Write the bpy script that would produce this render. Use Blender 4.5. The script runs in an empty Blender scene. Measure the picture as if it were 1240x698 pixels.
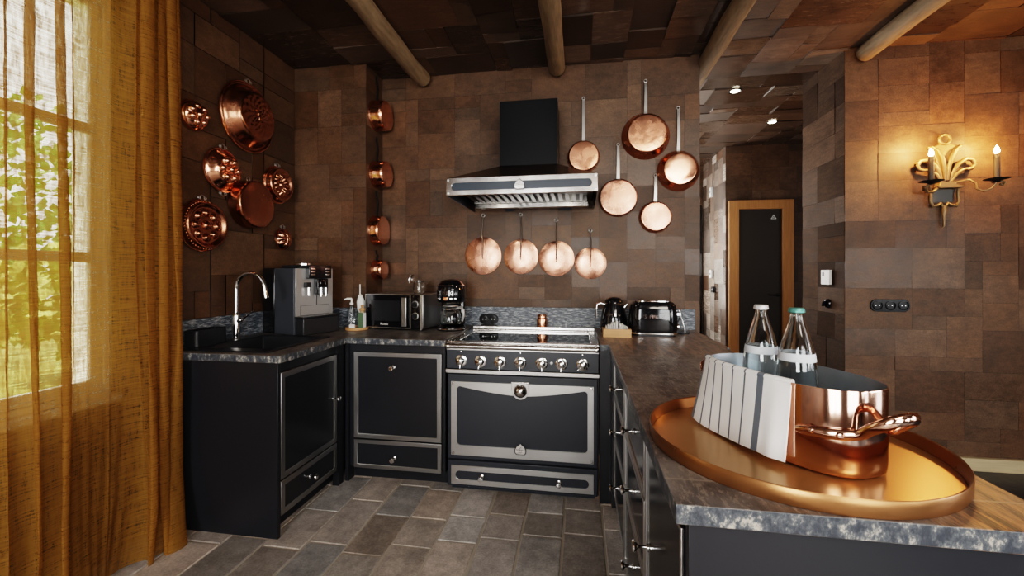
import bpy, bmesh, math, random
from mathutils import Vector, Matrix
PI = math.pi
R = math.radians
rnd = random.Random(7)
C = bpy.context.scene.collection
H = 2.95          # ceiling height
WT = 0.93         # worktop height
YB = 3.27         # kitchen back wall

# ------------------------------------------------------------------ materials
def new_mat(name):
    m = bpy.data.materials.new(name); m.use_nodes = True
    nt = m.node_tree; b = nt.nodes['Principled BSDF']
    return m, nt, b
def simple(name, col, rough=.5, metal=0., coat=0., bump=0., bscale=200., var=0., vscale=6., spec=None, rvar=0., stretch=None):
    m, nt, b = new_mat(name); N = nt.nodes; L = nt.links
    b.inputs['Base Color'].default_value = (*col, 1); b.inputs['Roughness'].default_value = rough
    b.inputs['Metallic'].default_value = metal; b.inputs['Coat Weight'].default_value = coat
    if spec is not None: b.inputs['Specular IOR Level'].default_value = spec
    tc = N.new('ShaderNodeTexCoord'); vec = tc.outputs['Object']
    if stretch:
        mp = N.new('ShaderNodeMapping'); mp.inputs['Scale'].default_value = stretch; L.new(vec, mp.inputs[0]); vec = mp.outputs[0]
    nz = N.new('ShaderNodeTexNoise'); nz.inputs['Scale'].default_value = vscale; nz.inputs['Detail'].default_value = 5
    L.new(vec, nz.inputs['Vector'])
    mx = N.new('ShaderNodeMix'); mx.data_type = 'RGBA'
    v = max(var, .04)
    mx.inputs['A'].default_value = (*[c*(1-v) for c in col], 1); mx.inputs['B'].default_value = (*[min(1, c*(1+v)) for c in col], 1)
    L.new(nz.outputs['Fac'], mx.inputs['Factor']); L.new(mx.outputs['Result'], b.inputs['Base Color'])
    if rvar:
        mr = N.new('ShaderNodeMapRange'); mr.inputs[1].default_value = .3; mr.inputs[2].default_value = .7
        mr.inputs[3].default_value = max(.02, rough-rvar); mr.inputs[4].default_value = rough+rvar
        L.new(nz.outputs['Fac'], mr.inputs[0]); L.new(mr.outputs[0], b.inputs['Roughness'])
    if bump:
        n2 = N.new('ShaderNodeTexNoise'); n2.inputs['Scale'].default_value = bscale; n2.inputs['Detail'].default_value = 3
        L.new(vec, n2.inputs['Vector'])
        bp = N.new('ShaderNodeBump'); bp.inputs['Strength'].default_value = bump; bp.inputs['Distance'].default_value = .004
        L.new(n2.outputs['Fac'], bp.inputs['Height']); L.new(bp.outputs[0], b.inputs['Normal'])
    return m
def emis(name, col, s):
    m, nt, b = new_mat(name)
    b.inputs['Base Color'].default_value = (*col, 1)
    b.inputs['Emission Color'].default_value = (*col, 1); b.inputs['Emission Strength'].default_value = s
    return m
def glass(name, col=(1, 1, 1), rough=0., ior=1.45):
    m, nt, b = new_mat(name)
    b.inputs['Base Color'].default_value = (*col, 1); b.inputs['Roughness'].default_value = rough
    b.inputs['Transmission Weight'].default_value = 1; b.inputs['IOR'].default_value = ior
    return m

def tile_material(name, ca, cb, vmin, vmax, r0, r1, seam=.0025, streak=(3, 14), bump=.25, spec=.5):
    """leather-like rectangular patches; per-patch values come from face attributes"""
    m, nt, b = new_mat(name); N = nt.nodes; L = nt.links
    def math_(op, a, c=None):
        n = N.new('ShaderNodeMath'); n.operation = op
        for i, v in enumerate((a, c)):
            if v is None: continue
            if isinstance(v, (int, float)): n.inputs[i].default_value = v
            else: L.new(v, n.inputs[i])
        return n.outputs[0]
    b.inputs['Specular IOR Level'].default_value = spec
    at = N.new('ShaderNodeAttribute'); at.attribute_name = 'patch'
    ad = N.new('ShaderNodeAttribute'); ad.attribute_name = 'dims'
    sa = N.new('ShaderNodeSeparateColor'); L.new(at.outputs['Color'], sa.inputs[0])
    sd = N.new('ShaderNodeSeparateColor'); L.new(ad.outputs['Color'], sd.inputs[0])
    uv = N.new('ShaderNodeUVMap')
    su = N.new('ShaderNodeSeparateXYZ'); L.new(uv.outputs[0], su.inputs[0])
    u, v = su.outputs[0], su.outputs[1]
    e = math_('MINIMUM', math_('MINIMUM', u, math_('SUBTRACT', sd.outputs[0], u)), math_('MINIMUM', v, math_('SUBTRACT', sd.outputs[1], v)))
    off = N.new('ShaderNodeVectorMath'); off.operation = 'ADD'; L.new(uv.outputs[0], off.inputs[0])
    cm = N.new('ShaderNodeVectorMath'); cm.operation = 'SCALE'; cm.inputs['Scale'].default_value = 37.; L.new(at.outputs['Color'], cm.inputs[0]); L.new(cm.outputs[0], off.inputs[1])
    mp = N.new('ShaderNodeMapping'); mp.inputs['Scale'].default_value = (streak[0], streak[1], 1); L.new(off.outputs[0], mp.inputs[0])
    n1 = N.new('ShaderNodeTexNoise'); n1.inputs['Scale'].default_value = 3; n1.inputs['Detail'].default_value = 8; n1.inputs['Roughness'].default_value = .65; L.new(mp.outputs[0], n1.inputs['Vector'])
    n2 = N.new('ShaderNodeTexNoise'); n2.inputs['Scale'].default_value = 110; n2.inputs['Detail'].default_value = 4; L.new(off.outputs[0], n2.inputs['Vector'])
    n3 = N.new('ShaderNodeTexNoise'); n3.inputs['Scale'].default_value = 5; n3.inputs['Detail'].default_value = 3; L.new(off.outputs[0], n3.inputs['Vector'])
    mx = N.new('ShaderNodeMix'); mx.data_type = 'RGBA'; mx.inputs['A'].default_value = (*ca, 1); mx.inputs['B'].default_value = (*cb, 1)
    L.new(sa.outputs[1], mx.inputs['Factor'])
    def rng(x, a, c, lo, hi):
        n = N.new('ShaderNodeMapRange'); L.new(x, n.inputs[0])
        for i, q in enumerate((a, c, lo, hi)): n.inputs[i+1].default_value = q
        return n.outputs[0]
    val = math_('MULTIPLY', rng(sa.outputs[0], 0, 1, vmin, vmax), rng(n1.outputs['Fac'], .3, .7, .72, 1.28))
    val = math_('MULTIPLY', val, rng(n3.outputs['Fac'], .3, .7, .8, 1.2))
    val = math_('MULTIPLY', val, rng(n2.outputs['Fac'], .3, .7, .82, 1.18))
    jit = math_('ADD', e, math_('MULTIPLY', math_('SUBTRACT', n2.outputs['Fac'], .5), .004))
    val = math_('MULTIPLY', val, rng(jit, 0, seam, .35, 1.))
    sc = N.new('ShaderNodeVectorMath'); sc.operation = 'SCALE'; L.new(mx.outputs['Result'], sc.inputs[0]); L.new(val, sc.inputs['Scale'])
    L.new(sc.outputs[0], b.inputs['Base Color'])
    L.new(math_('ADD', rng(sa.outputs[2], 0, 1, r0, r1), math_('MULTIPLY', math_('SUBTRACT', n1.outputs['Fac'], .5), .3)), b.inputs['Roughness'])
    bp = N.new('ShaderNodeBump'); bp.inputs['Strength'].default_value = bump; bp.inputs['Distance'].default_value = .004
    L.new(math_('ADD', math_('MULTIPLY', n2.outputs['Fac'], .5), n1.outputs['Fac']), bp.inputs['Height']); L.new(bp.outputs[0], b.inputs['Normal'])
    return m

M = {}
M['wall'] = tile_material('leather_patch_wall', (.086, .041, .0185), (.098, .056, .032), .72, 1.22, .40, .62, streak=(6, 9))
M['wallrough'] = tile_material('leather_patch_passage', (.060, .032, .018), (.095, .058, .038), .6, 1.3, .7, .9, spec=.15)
M['wallshine'] = tile_material('leather_patch_hall_sheen', (.10, .05, .028), (.36, .31, .27), .45, 1.5, .2, .6)  # pale tones put the hall wall's silvery sheen into the patch colours
M['ceil'] = tile_material('leather_patch_ceiling', (.055, .026, .013), (.090, .060, .042), .55, 1.5, .16, .62)
M['floor'] = tile_material('stone_floor_tiles', (.40, .33, .28), (.37, .36, .355), .60, 1.2, .34, .55, seam=.004, streak=(6, 6), bump=.35)
M['grout'] = simple('pale_grout', (.40, .35, .29), .8, bump=.2, var=.15)
M['slate'] = tile_material('slate_floor', (.022, .026, .034), (.03, .034, .042), .8, 1.2, .35, .5, seam=.002, streak=(6, 6))
M['plain_wall'] = simple('dark_plaster', (.12, .075, .05), .7, var=.1)
M['white_wall'] = simple('light_plaster', (.55, .50, .44), .7, var=.05)
M['black'] = simple('black_lacquer', (.015, .016, .020), .30, bump=.02, var=.1)
M['bakelite'] = simple('black_bakelite', (.006, .006, .007), .2, spec=.22)
M['blackgloss'] = simple('black_gloss', (.006, .006, .008), .09, coat=.4)
M['blacksatin'] = simple('black_island_front', (.016, .016, .018), .16, rvar=.05, vscale=3)
M['navy'] = simple('charcoal_enamel', (.024, .028, .037), .34, var=.08)
M['hobglass'] = simple('black_hob_glass', (.006, .007, .009), .05)
M['steel'] = simple('brushed_steel', (.52, .51, .50), .33, 1., var=.07, vscale=5, rvar=.03, stretch=(1, 1, 12))
M['brightsteel'] = simple('bright_steel', (.72, .70, .68), .22, 1., var=.1, vscale=6, rvar=.06)
M['trim'] = simple('dull_steel_trim', (.38, .375, .37), .33, 1., var=.07, vscale=5, rvar=.03)
M['chrome'] = simple('chrome', (.80, .80, .80), .08, 1.)
M['iron'] = simple('forged_iron', (.10, .095, .09), .42, .8, bump=.2, bscale=60, var=.25)
M['ironlight'] = simple('worn_iron', (.44, .42, .40), .34, .9, bump=.2, bscale=60, var=.25)
M['blackiron'] = simple('black_iron', (.02, .018, .017), .5, .5, bump=.1, var=.2)
M['copper'] = simple('polished_copper', (.86, .42, .27), .17, 1., bump=.05, bscale=25, var=.18, vscale=9, rvar=.08)
M['copperpot'] = simple('pot_copper', (.94, .60, .47), .12, 1., bump=.035, bscale=18, var=.12, vscale=7, rvar=.05)
M['copperpan'] = simple('worn_copper', (.62, .29, .18), .25, 1., bump=.25, bscale=30, var=.28, vscale=10, rvar=.10)
M['copperlid'] = simple('satin_copper_lid', (.56, .275, .19), .27, 1., bump=.5, bscale=9, var=.35, vscale=11, rvar=.12)
M['copperdark'] = simple('dark_copper', (.50, .22, .13), .22, 1., bump=.05, bscale=40, var=.3, vscale=12, rvar=.08)
M['brasscopper'] = simple('tray_brass', (.47, .265, .115), .28, .68, var=.14, vscale=4)
M['trayedge'] = simple('tray_edge', (.33, .155, .065), .3, .8, bump=.03, bscale=30, var=.25, vscale=12, rvar=.03)
M['tin'] = simple('tinned_inside', (.34, .37, .40), .42, .85, bump=.15, bscale=30, var=.2, vscale=14)
M['grey'] = simple('grey_plastic', (.045, .05, .06), .4)
M['silver'] = simple('silver_plastic', (.42, .42, .42), .35, .55, var=.04)
M['darkgrey'] = simple('dark_grey_plastic', (.02, .021, .024), .45)
M['white'] = simple('white_plastic', (.75, .74, .71), .4)
M['paper'] = simple('white_paper', (.80, .79, .76), .8)
M['wood_light'] = simple('light_wood', (.52, .29, .13), .55, var=.25, vscale=9, stretch=(1, 1, 8))
M['wood_frame'] = simple('oak_frame', (.42, .19, .065), .45, var=.3, vscale=7, stretch=(9, 9, .7), bump=.05)
M['wood_plank'] = simple('pale_plank', (.42, .33, .20), .6, var=.25, vscale=8, stretch=(.8, 8, 8))
M['beam'] = simple('rough_log', (.21, .145, .085), .8, bump=.8, bscale=30, var=.6, vscale=14, stretch=(3, .5, 3))
M['green'] = simple('green_card', (.10, .16, .09), .6)
M['glass'] = glass('clear_glass', (.97, 1, 1))
M['water'] = glass('water', (.93, .97, 1), 0, 1.33)
M['pane'] = glass('window_pane')
M['plaster_orn'] = simple('gilded_plaster', (.20, .135, .07), .45, .4, bump=.2, bscale=80, var=.2)
M['candle'] = simple('candle_sleeve', (.07, .055, .042), .6)
M['flame'] = emis('flame_bulb', (1, .78, .45), 60)
M['led'] = emis('led_disc', (1, .9, .7), 14)
M['leaf'] = simple('leaf_green', (.20, .34, .07), .6, var=.4, vscale=2)
M['leaf2'] = simple('leaf_yellow', (.42, .46, .12), .6, var=.4, vscale=2)
M['lawn'] = simple('lawn', (.34, .36, .10), .9, var=.4, vscale=3)
M['bark'] = simple('bark', (.10, .07, .05), .9, bump=.4)
M['winwhite'] = simple('white_window_paint', (.80, .79, .76), .4)
M['doordark'] = simple('dark_door', (.030, .022, .017), .55, var=.1)
M['bottlelabel'] = simple('pale_label', (.62, .65, .70), .6)
M['capwhite'] = simple('white_cap', (.60, .60, .62), .35, .3)
M['capgreen'] = simple('green_cap', (.09, .26, .23), .35, .3)
M['sink'] = simple('black_composite', (.014, .016, .020), .3, bump=.05)

def mat_worktop():
    m, nt, b = new_mat('weathered_worktop'); N = nt.nodes; L = nt.links
    tc = N.new('ShaderNodeTexCoord')
    def noise(scale, st, det=6, rough=.6):
        mp = N.new('ShaderNodeMapping'); mp.inputs['Scale'].default_value = st; L.new(tc.outputs['Object'], mp.inputs[0])
        n = N.new('ShaderNodeTexNoise'); n.inputs['Scale'].default_value = scale; n.inputs['Detail'].default_value = det; n.inputs['Roughness'].default_value = rough
        L.new(mp.outputs[0], n.inputs['Vector']); return n.outputs['Fac']
    def ramp(x, pts):
        r = N.new('ShaderNodeValToRGB'); L.new(x, r.inputs[0]); el = r.color_ramp.elements
        el[0].position, el[0].color = pts[0][0], (*pts[0][1], 1); el[1].position, el[1].color = pts[1][0], (*pts[1][1], 1)
        for p, c in pts[2:]: e = el.new(p); e.color = (*c, 1)
        return r.outputs[0]
    def mth0(x):
        n = N.new('ShaderNodeMath'); n.operation = 'MULTIPLY'; L.new(x, n.inputs[0]); n.inputs[1].default_value = .7; return n.outputs[0]
    def mix(f, a, c, mode='MIX'):
        x = N.new('ShaderNodeMix'); x.data_type = 'RGBA'; x.blend_type = mode
        for k, v in (('Factor', f), ('A', a), ('B', c)):
            if isinstance(v, (int, float)): x.inputs[k].default_value = v
            elif isinstance(v, tuple): x.inputs[k].default_value = (*v, 1)
            else: L.new(v, x.inputs[k])
        return x.outputs['Result']
    base = ramp(noise(9, (1.2, .8, 3)), [(.38, (.050, .045, .046)), (.62, (.19, .17, .16))])
    fleck = ramp(noise(40, (2.0, .7, 1.5), 8, .8), [(.53, (0, 0, 0)), (.575, (1, 1, 1))])
    c1 = mix(mth0(fleck), base, (.30, .25, .21))
    # brown worn wood along some boards
    sp = N.new('ShaderNodeSeparateXYZ'); L.new(tc.outputs['Object'], sp.inputs[0])
    brown = ramp(noise(22, (2.2, .28, 1), 8, .7), [(.43, (.040, .034, .032)), (.57, (.36, .20, .105))])
    def rng(x, a, c, lo=0., hi=1.):
        n = N.new('ShaderNodeMapRange'); L.new(x, n.inputs[0])
        for i, q in enumerate((a, c, lo, hi)): n.inputs[i+1].default_value = q
        return n.outputs[0]
    def mth(op, a, c):
        n = N.new('ShaderNodeMath'); n.operation = op
        for i, v in enumerate((a, c)):
            if isinstance(v, (int, float)): n.inputs[i].default_value = v
            else: L.new(v, n.inputs[i])
        return n.outputs[0]
    far = mth('MULTIPLY', rng(sp.outputs[1], 2.15, 2.25, 0, .55), rng(sp.outputs[0], -.1, .1))
    near = mth('MULTIPLY', rng(mth('ADD', sp.outputs[0], mth('MULTIPLY', sp.outputs[1], -.35)), .28, .36), rng(sp.outputs[1], 1.25, 1.15))
    wob = rng(noise(5, (1.5, .6, 1)), .35, .6)
    mask = mth('MULTIPLY', mth('MAXIMUM', far, near), mth('ADD', mth('MULTIPLY', wob, .6), .4))
    c2 = mix(mask, c1, brown)
    # board joints across the island
    w = N.new('ShaderNodeMath'); w.operation = 'FRACT'; L.new(mth('DIVIDE', mth('ADD', sp.outputs[1], .35), .62), w.inputs[0])
    joint = mth('MULTIPLY', mth('LESS_THAN', w.outputs[0], .010), .7)
    c3 = mix(joint, c2, (.30, .25, .21))
    # cut edges: pale blue-grey worn streaks
    geo = N.new('ShaderNodeNewGeometry'); sn = N.new('ShaderNodeSeparateXYZ'); L.new(geo.outputs['Normal'], sn.inputs[0])
    side = rng(mth('ABSOLUTE', sn.outputs[2], 0), .7, .3)
    ed = ramp(noise(34, (1., 1., .7), 8, .75), [(.44, (.034, .039, .050)), (.54, (.085, .095, .105)), (.62, (.40, .37, .32))])
    c4 = mix(side, c3, ed)
    L.new(c4, b.inputs['Base Color'])
    b.inputs['Roughness'].default_value = .36
    bp = N.new('ShaderNodeBump'); bp.inputs['Strength'].default_value = .6; bp.inputs['Distance'].default_value = .004
    L.new(noise(45, (2.0, .5, 1), 6), bp.inputs['Height']); L.new(bp.outputs[0], b.inputs['Normal'])
    return m
M['worktop'] = mat_worktop()

def mat_splash():
    m, nt, b = new_mat('weathered_backsplash'); N = nt.nodes; L = nt.links
    tc = N.new('ShaderNodeTexCoord'); mp = N.new('ShaderNodeMapping'); mp.inputs['Scale'].default_value = (1.0, 1.0, 5.0); L.new(tc.outputs['Object'], mp.inputs[0])
    n = N.new('ShaderNodeTexNoise'); n.inputs['Scale'].default_value = 24; n.inputs['Detail'].default_value = 8; n.inputs['Roughness'].default_value = .75; L.new(mp.outputs[0], n.inputs['Vector'])
    r = N.new('ShaderNodeValToRGB'); L.new(n.outputs['Fac'], r.inputs[0]); el = r.color_ramp.elements
    el[0].position = .42; el[0].color = (.030, .038, .052, 1); el[1].position = .53; el[1].color = (.11, .13, .155, 1)
    e = el.new(.60); e.color = (.40, .41, .41, 1)
    L.new(r.outputs[0], b.inputs['Base Color']); b.inputs['Roughness'].default_value = .42
    return m
M['splash'] = mat_splash()

def mat_curtain():
    m, nt, b = new_mat('mustard_linen'); N = nt.nodes; L = nt.links
    for n in list(N):
        if n.type != 'OUTPUT_MATERIAL': N.remove(n)
    out = [n for n in N if n.type == 'OUTPUT_MATERIAL'][0]
    uv = N.new('ShaderNodeUVMap')
    def weave(sx, sy):
        mp = N.new('ShaderNodeMapping'); mp.inputs['Scale'].default_value = (sx, sy, 1); L.new(uv.outputs[0], mp.inputs[0])
        n = N.new('ShaderNodeTexNoise'); n.inputs['Scale'].default_value = 1; n.inputs['Detail'].default_value = 4; n.inputs['Roughness'].default_value = .7; L.new(mp.outputs[0], n.inputs['Vector']); return n.outputs['Fac']
    w1, w2 = weave(150, 9), weave(16, 150)
    ad = N.new('ShaderNodeMath'); ad.operation = 'ADD'; L.new(w1, ad.inputs[0]); L.new(w2, ad.inputs[1])
    rg = N.new('ShaderNodeMapRange'); rg.inputs[1].default_value = .80; rg.inputs[2].default_value = 1.20; rg.inputs[3].default_value = .95; rg.inputs[4].default_value = .48
    L.new(ad.outputs[0], rg.inputs[0])
    mixc = N.new('ShaderNodeMix'); mixc.data_type = 'RGBA'; mixc.inputs['A'].default_value = (.28, .132, .028, 1); mixc.inputs['B'].default_value = (.56, .295, .080, 1)
    L.new(w1, mixc.inputs['Factor'])
    d = N.new('ShaderNodeBsdfDiffuse'); L.new(mixc.outputs['Result'], d.inputs[0])
    t = N.new('ShaderNodeBsdfTranslucent'); L.new(mixc.outputs['Result'], t.inputs[0])
    mx = N.new('ShaderNodeMixShader'); mx.inputs[0].default_value = .5; L.new(d.outputs[0], mx.inputs[1]); L.new(t.outputs[0], mx.inputs[2])
    tr = N.new('ShaderNodeBsdfTransparent'); tr.inputs[0].default_value = (1, .93, .78, 1)
    bp = N.new('ShaderNodeBump'); bp.inputs['Strength'].default_value = .5; bp.inputs['Distance'].default_value = .004; L.new(ad.outputs[0], bp.inputs['Height']); L.new(bp.outputs[0], d.inputs['Normal'])
    m2 = N.new('ShaderNodeMixShader'); L.new(rg.outputs[0], m2.inputs[0]); L.new(tr.outputs[0], m2.inputs[1]); L.new(mx.outputs[0], m2.inputs[2])
    L.new(m2.outputs[0], out.inputs['Surface'])
    return m
M['curtain'] = mat_curtain()

def mat_towel():
    m, nt, b = new_mat('striped_towel'); N = nt.nodes; L = nt.links
    uv = N.new('ShaderNodeUVMap'); s = N.new('ShaderNodeSeparateXYZ'); L.new(uv.outputs[0], s.inputs[0])
    r = N.new('ShaderNodeValToRGB'); L.new(s.outputs[0], r.inputs[0]); cr = r.color_ramp; cr.interpolation = 'CONSTANT'
    W, G = (.86, .86, .86, 1), (.115, .135, .165, 1)
    stops = [(0, G), (.05, W)]
    for p in (.15, .26, .37, .49, .62): stops += [(p, G), (p+.016, W)]
    stops += [(.745, G), (.80, W)]
    el = cr.elements; el[0].position = 0; el[0].color = G; el[1].position = .05; el[1].color = W
    for p, c in stops[2:]:
        e = el.new(p); e.color = c
    L.new(r.outputs[0], b.inputs['Base Color']); b.inputs['Roughness'].default_value = .95
    b.inputs['Sheen Weight'].default_value = .2
    n = N.new('ShaderNodeTexNoise'); n.inputs['Scale'].default_value = 220; L.new(uv.outputs[0], n.inputs['Vector'])
    bp = N.new('ShaderNodeBump'); bp.inputs['Strength'].default_value = .35; bp.inputs['Distance'].default_value = .002; L.new(n.outputs['Fac'], bp.inputs['Height']); L.new(bp.outputs[0], b.inputs['Normal'])
    return m
M['towel'] = mat_towel()

# ------------------------------------------------------------------ mesh helpers
def nb(): return bmesh.new()
def box(bm, x0, x1, y0, y1, z0, z1, Mx=None):
    vs = [bm.verts.new((x, y, z)) for x in (x0, x1) for y in (y0, y1) for z in (z0, z1)]
    for f in ((0, 1, 3, 2), (4, 6, 7, 5), (0, 4, 5, 1), (2, 3, 7, 6), (0, 2, 6, 4), (1, 5, 7, 3)):
        bm.faces.new([vs[i] for i in f])
    if Mx: bmesh.ops.transform(bm, matrix=Mx, verts=vs)
    return vs
def hexa(bm, bot, top):
    """eight-corner solid from two quads"""
    a = [bm.verts.new(p) for p in bot]; b = [bm.verts.new(p) for p in top]
    bm.faces.new(a[::-1]); bm.faces.new(b)
    for i in range(4): bm.faces.new((a[i], a[(i+1) % 4], b[(i+1) % 4], b[i]))
def tube(bm, pts, r, seg=10, closed=False, cap=True, flat=1.):
    pts = [Vector(p) for p in pts]; n = len(pts)
    rs = r if isinstance(r, (list, tuple)) else [r]*n
    rings = []; prev = None
    for i, p in enumerate(pts):
        if closed: d = (pts[(i+1) % n]-pts[i-1])
        else: d = pts[min(i+1, n-1)]-pts[max(i-1, 0)]
        d.normalize()
        if prev is None:
            a = Vector((0, 0, 1)) if abs(d.z) < .9 else Vector((1, 0, 0))
            u = d.cross(a).normalized()
        else:
            u = (prev-d*prev.dot(d)); u = u.normalized() if u.length > 1e-6 else d.orthogonal().normalized()
        prev = u; w = d.cross(u)
        rings.append([bm.verts.new(p+(u*math.cos(2*PI*k/seg)+w*math.sin(2*PI*k/seg)*flat)*rs[i]) for k in range(seg)])
    for i in range(n if closed else n-1):
        A, B = rings[i], rings[(i+1) % n]
        for k in range(seg): bm.faces.new((A[k], A[(k+1) % seg], B[(k+1) % seg], B[k]))
    if cap and not closed:
        bm.faces.new(rings[0][::-1]); bm.faces.new(rings[-1])
def cyl(bm, p0, p1, r0, r1=None, seg=24): tube(bm, [p0, p1], [r0, r0 if r1 is None else r1], seg)
def lathe(bm, prof, seg=40, Mx=None, sx=1., sy=1.):
    rings = []; new = []
    for r, z in prof:
        if r <= 1e-6: vs = [bm.verts.new((0, 0, z))]
        else: vs = [bm.verts.new((r*math.cos(2*PI*k/seg)*sx, r*math.sin(2*PI*k/seg)*sy, z)) for k in range(seg)]
        rings.append(vs); new += vs
    for A, B in zip(rings, rings[1:]):
        if len(A) == 1 and len(B) == 1: continue
        for k in range(seg):
            j = (k+1) % seg
            if len(A) == 1: bm.faces.new((A[0], B[j], B[k]))
            elif len(B) == 1: bm.faces.new((A[k], A[j], B[0]))
            else: bm.faces.new((A[k], A[j], B[j], B[k]))
    if Mx: bmesh.ops.transform(bm, matrix=Mx, verts=new)
    return new
ROTF = Matrix.Rotation(R(90), 4, 'X')      # local z -> -y  (faces the viewer from a wall)
def plate(bm, loops, y0, y1):
    """flat shape in the XZ plane (outer loop, then holes), from y0 forward to y1"""
    es = []
    nv = []
    for lp in loops:
        vs = [bm.verts.new((x, y0, z)) for x, z in lp]; nv += vs
        es += [bm.edges.new((vs[i], vs[(i+1) % len(vs)])) for i in range(len(vs))]
    g = bmesh.ops.triangle_fill(bm, edges=es, use_beauty=True, use_dissolve=False)
    fs = [f for f in g['geom'] if isinstance(f, bmesh.types.BMFace)]
    ex = bmesh.ops.extrude_face_region(bm, geom=fs)
    vs = [v for v in ex['geom'] if isinstance(v, bmesh.types.BMVert)]
    bmesh.ops.translate(bm, verts=vs, vec=(0, y1-y0, 0))
def rect(x0, x1, z0, z1): return [(x0, z0), (x1, z0), (x1, z1), (x0, z1)]
def rrect(x0, x1, z0, z1, r, n=6):
    o = []
    for cx, cz, a in ((x1-r, z0+r, -90), (x1-r, z1-r, 0), (x0+r, z1-r, 90), (x0+r, z0+r, 180)):
        for k in range(n+1): t = R(a+90*k/n); o.append((cx+r*math.cos(t), cz+r*math.sin(t)))
    return o
def circ(cx, cz, r, n=24): return [(cx+r*math.cos(2*PI*k/n), cz+r*math.sin(2*PI*k/n)) for k in range(n)]
def arc(c, r, a0, a1, n, plane='xz'):
    o = []
    for k in range(n+1):
        t = R(a0+(a1-a0)*k/n); a, b = r*math.cos(t), r*math.sin(t)
        o.append((c[0]+a, c[1], c[2]+b) if plane == 'xz' else (c[0]+a, c[1]+b, c[2]) if plane == 'xy' else (c[0], c[1]+a, c[2]+b))
    return o

def obj(name, bm, mat, parent=None, label=None, loc=None, rot=None, bevel=0., smooth=40, seg=2):
    bmesh.ops.recalc_face_normals(bm, faces=bm.faces)
    me = bpy.data.meshes.new(name); bm.to_mesh(me); bm.free()
    me.materials.append(M[mat] if isinstance(mat, str) else mat)
    if smooth:
        me.polygons.foreach_set('use_smooth', [True]*len(me.polygons)); me.set_sharp_from_angle(angle=R(smooth))
    o = bpy.data.objects.new(name, me); C.objects.link(o)
    if parent: o.parent = parent
    if loc: o.location = loc
    if rot: o.rotation_euler = rot
    if label: o['label'] = label
    if bevel:
        md = o.modifiers.new('bevel', 'BEVEL'); md.width = bevel; md.segments = seg; md.limit_method = 'ANGLE'; md.angle_limit = R(40); md.harden_normals = False
    return o
def thing(name, label, cat, loc=(0, 0, 0), rotz=0, group=None):
    o = bpy.data.objects.new(name, None); C.objects.link(o); o.empty_display_size = .05
    o.location = loc; o.rotation_euler = (0, 0, rotz); o['label'] = label; o['category'] = cat
    if group: o['group'] = group
    return o
def tag(o, label, cat, group=None):
    o['label'] = label; o['category'] = cat
    if group: o['group'] = group
    return o
def struct(name, bm, mat, parent=None, **k):
    o = obj(name, bm, mat, parent, **k)
    if not parent: o['kind'] = 'structure'
    return o
def dup_part(o, loc, parent=None):
    c = o.copy(); C.objects.link(c); c.parent = parent or o.parent; c.location = loc
    for ch in o.children:
        d = ch.copy(); C.objects.link(d); d.parent = c
    return c
def text(name, s, size, parent, loc, rot, mat, depth=.001):
    cu = bpy.data.curves.new(name, 'FONT'); cu.body = s; cu.size = size; cu.extrude = depth; cu.align_x = 'CENTER'; cu.align_y = 'CENTER'; cu.resolution_u = 2
    t = bpy.data.objects.new('tmp', cu); C.objects.link(t)
    dg = bpy.context.evaluated_depsgraph_get(); me = bpy.data.meshes.new_from_object(t.evaluated_get(dg))
    bpy.data.objects.remove(t); me.materials.clear(); me.materials.append(M[mat])
    o = bpy.data.objects.new(name, me); C.objects.link(o); o.parent = parent; o.location = loc; o.rotation_euler = rot
    return o

# ------------------------------------------------------------------ patch-tiled surfaces
def patches(bm, O, U, V, w, h, seed, gu=.105, gv=.095, shapes=None, lift=.004, tilt=.0016):
    O, U, V = Vector(O), Vector(U), Vector(V); Nn = U.cross(V).normalized()
    pl = bm.faces.layers.float_color.get('patch') or bm.faces.layers.float_color.new('patch')
    dl = bm.faces.layers.float_color.get('dims') or bm.faces.layers.float_color.new('dims')
    ul = bm.loops.layers.uv.get('UVMap') or bm.loops.layers.uv.new('UVMap')
    r = random.Random(seed)
    nu, nv = max(1, round(w/gu)), max(1, round(h/gv)); su, sv = w/nu, h/nv
    occ = [[False]*nv for _ in range(nu)]
    shapes = shapes or [(3, 2), (3, 2), (4, 2), (2, 2), (2, 3), (3, 3), (4, 3), (5, 2), (2, 1), (3, 1), (4, 3)]
    for j in range(nv):
        for i in range(nu):
            if occ[i][j]: continue
            for a, b in r.sample(shapes, len(shapes))+[(1, 2), (2, 1), (1, 1)]:
                if i+a <= nu and j+b <= nv and not any(occ[i+x][j+y] for x in range(a) for y in range(b)): break
            for x in range(a):
                for y in range(b): occ[i+x][j+y] = True
            pw, ph = a*su, b*sv; z0 = r.uniform(.2, 1)*lift
            base = O+U*(i*su)+V*(j*sv)
            cs = [(0, 0), (pw, 0), (pw, ph), (0, ph)]
            du, dv = r.uniform(-tilt, tilt), r.uniform(-tilt, tilt)
            offs = [z0-du-dv, z0+du-dv, z0+du+dv, z0-du+dv]
            top = [bm.verts.new(base+U*c[0]+V*c[1]+Nn*max(.0003, q)) for c, q in zip(cs, offs)]
            bot = [bm.verts.new(base+U*c[0]+V*c[1]-Nn*.004) for c in cs]
            fs = [bm.faces.new(top)]+[bm.faces.new((bot[k], bot[(k+1) % 4], top[(k+1) % 4], top[k])) for k in range(4)]
            col = (r.random(), r.random(), r.random(), 1)
            for n, f in enumerate(fs):
                f[pl] = col; f[dl] = (pw, ph, 0, 1)
                for lp, c in zip(f.loops, cs if n == 0 else [(.002, .002)]*4): lp[ul].uv = c
def surface(name, mat, panels, seed=1, **kw):
    bm = nb()
    for k, p in enumerate(panels): patches(bm, *p, seed*31+k, **kw)
    return struct(name, bm, mat, smooth=0)

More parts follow.
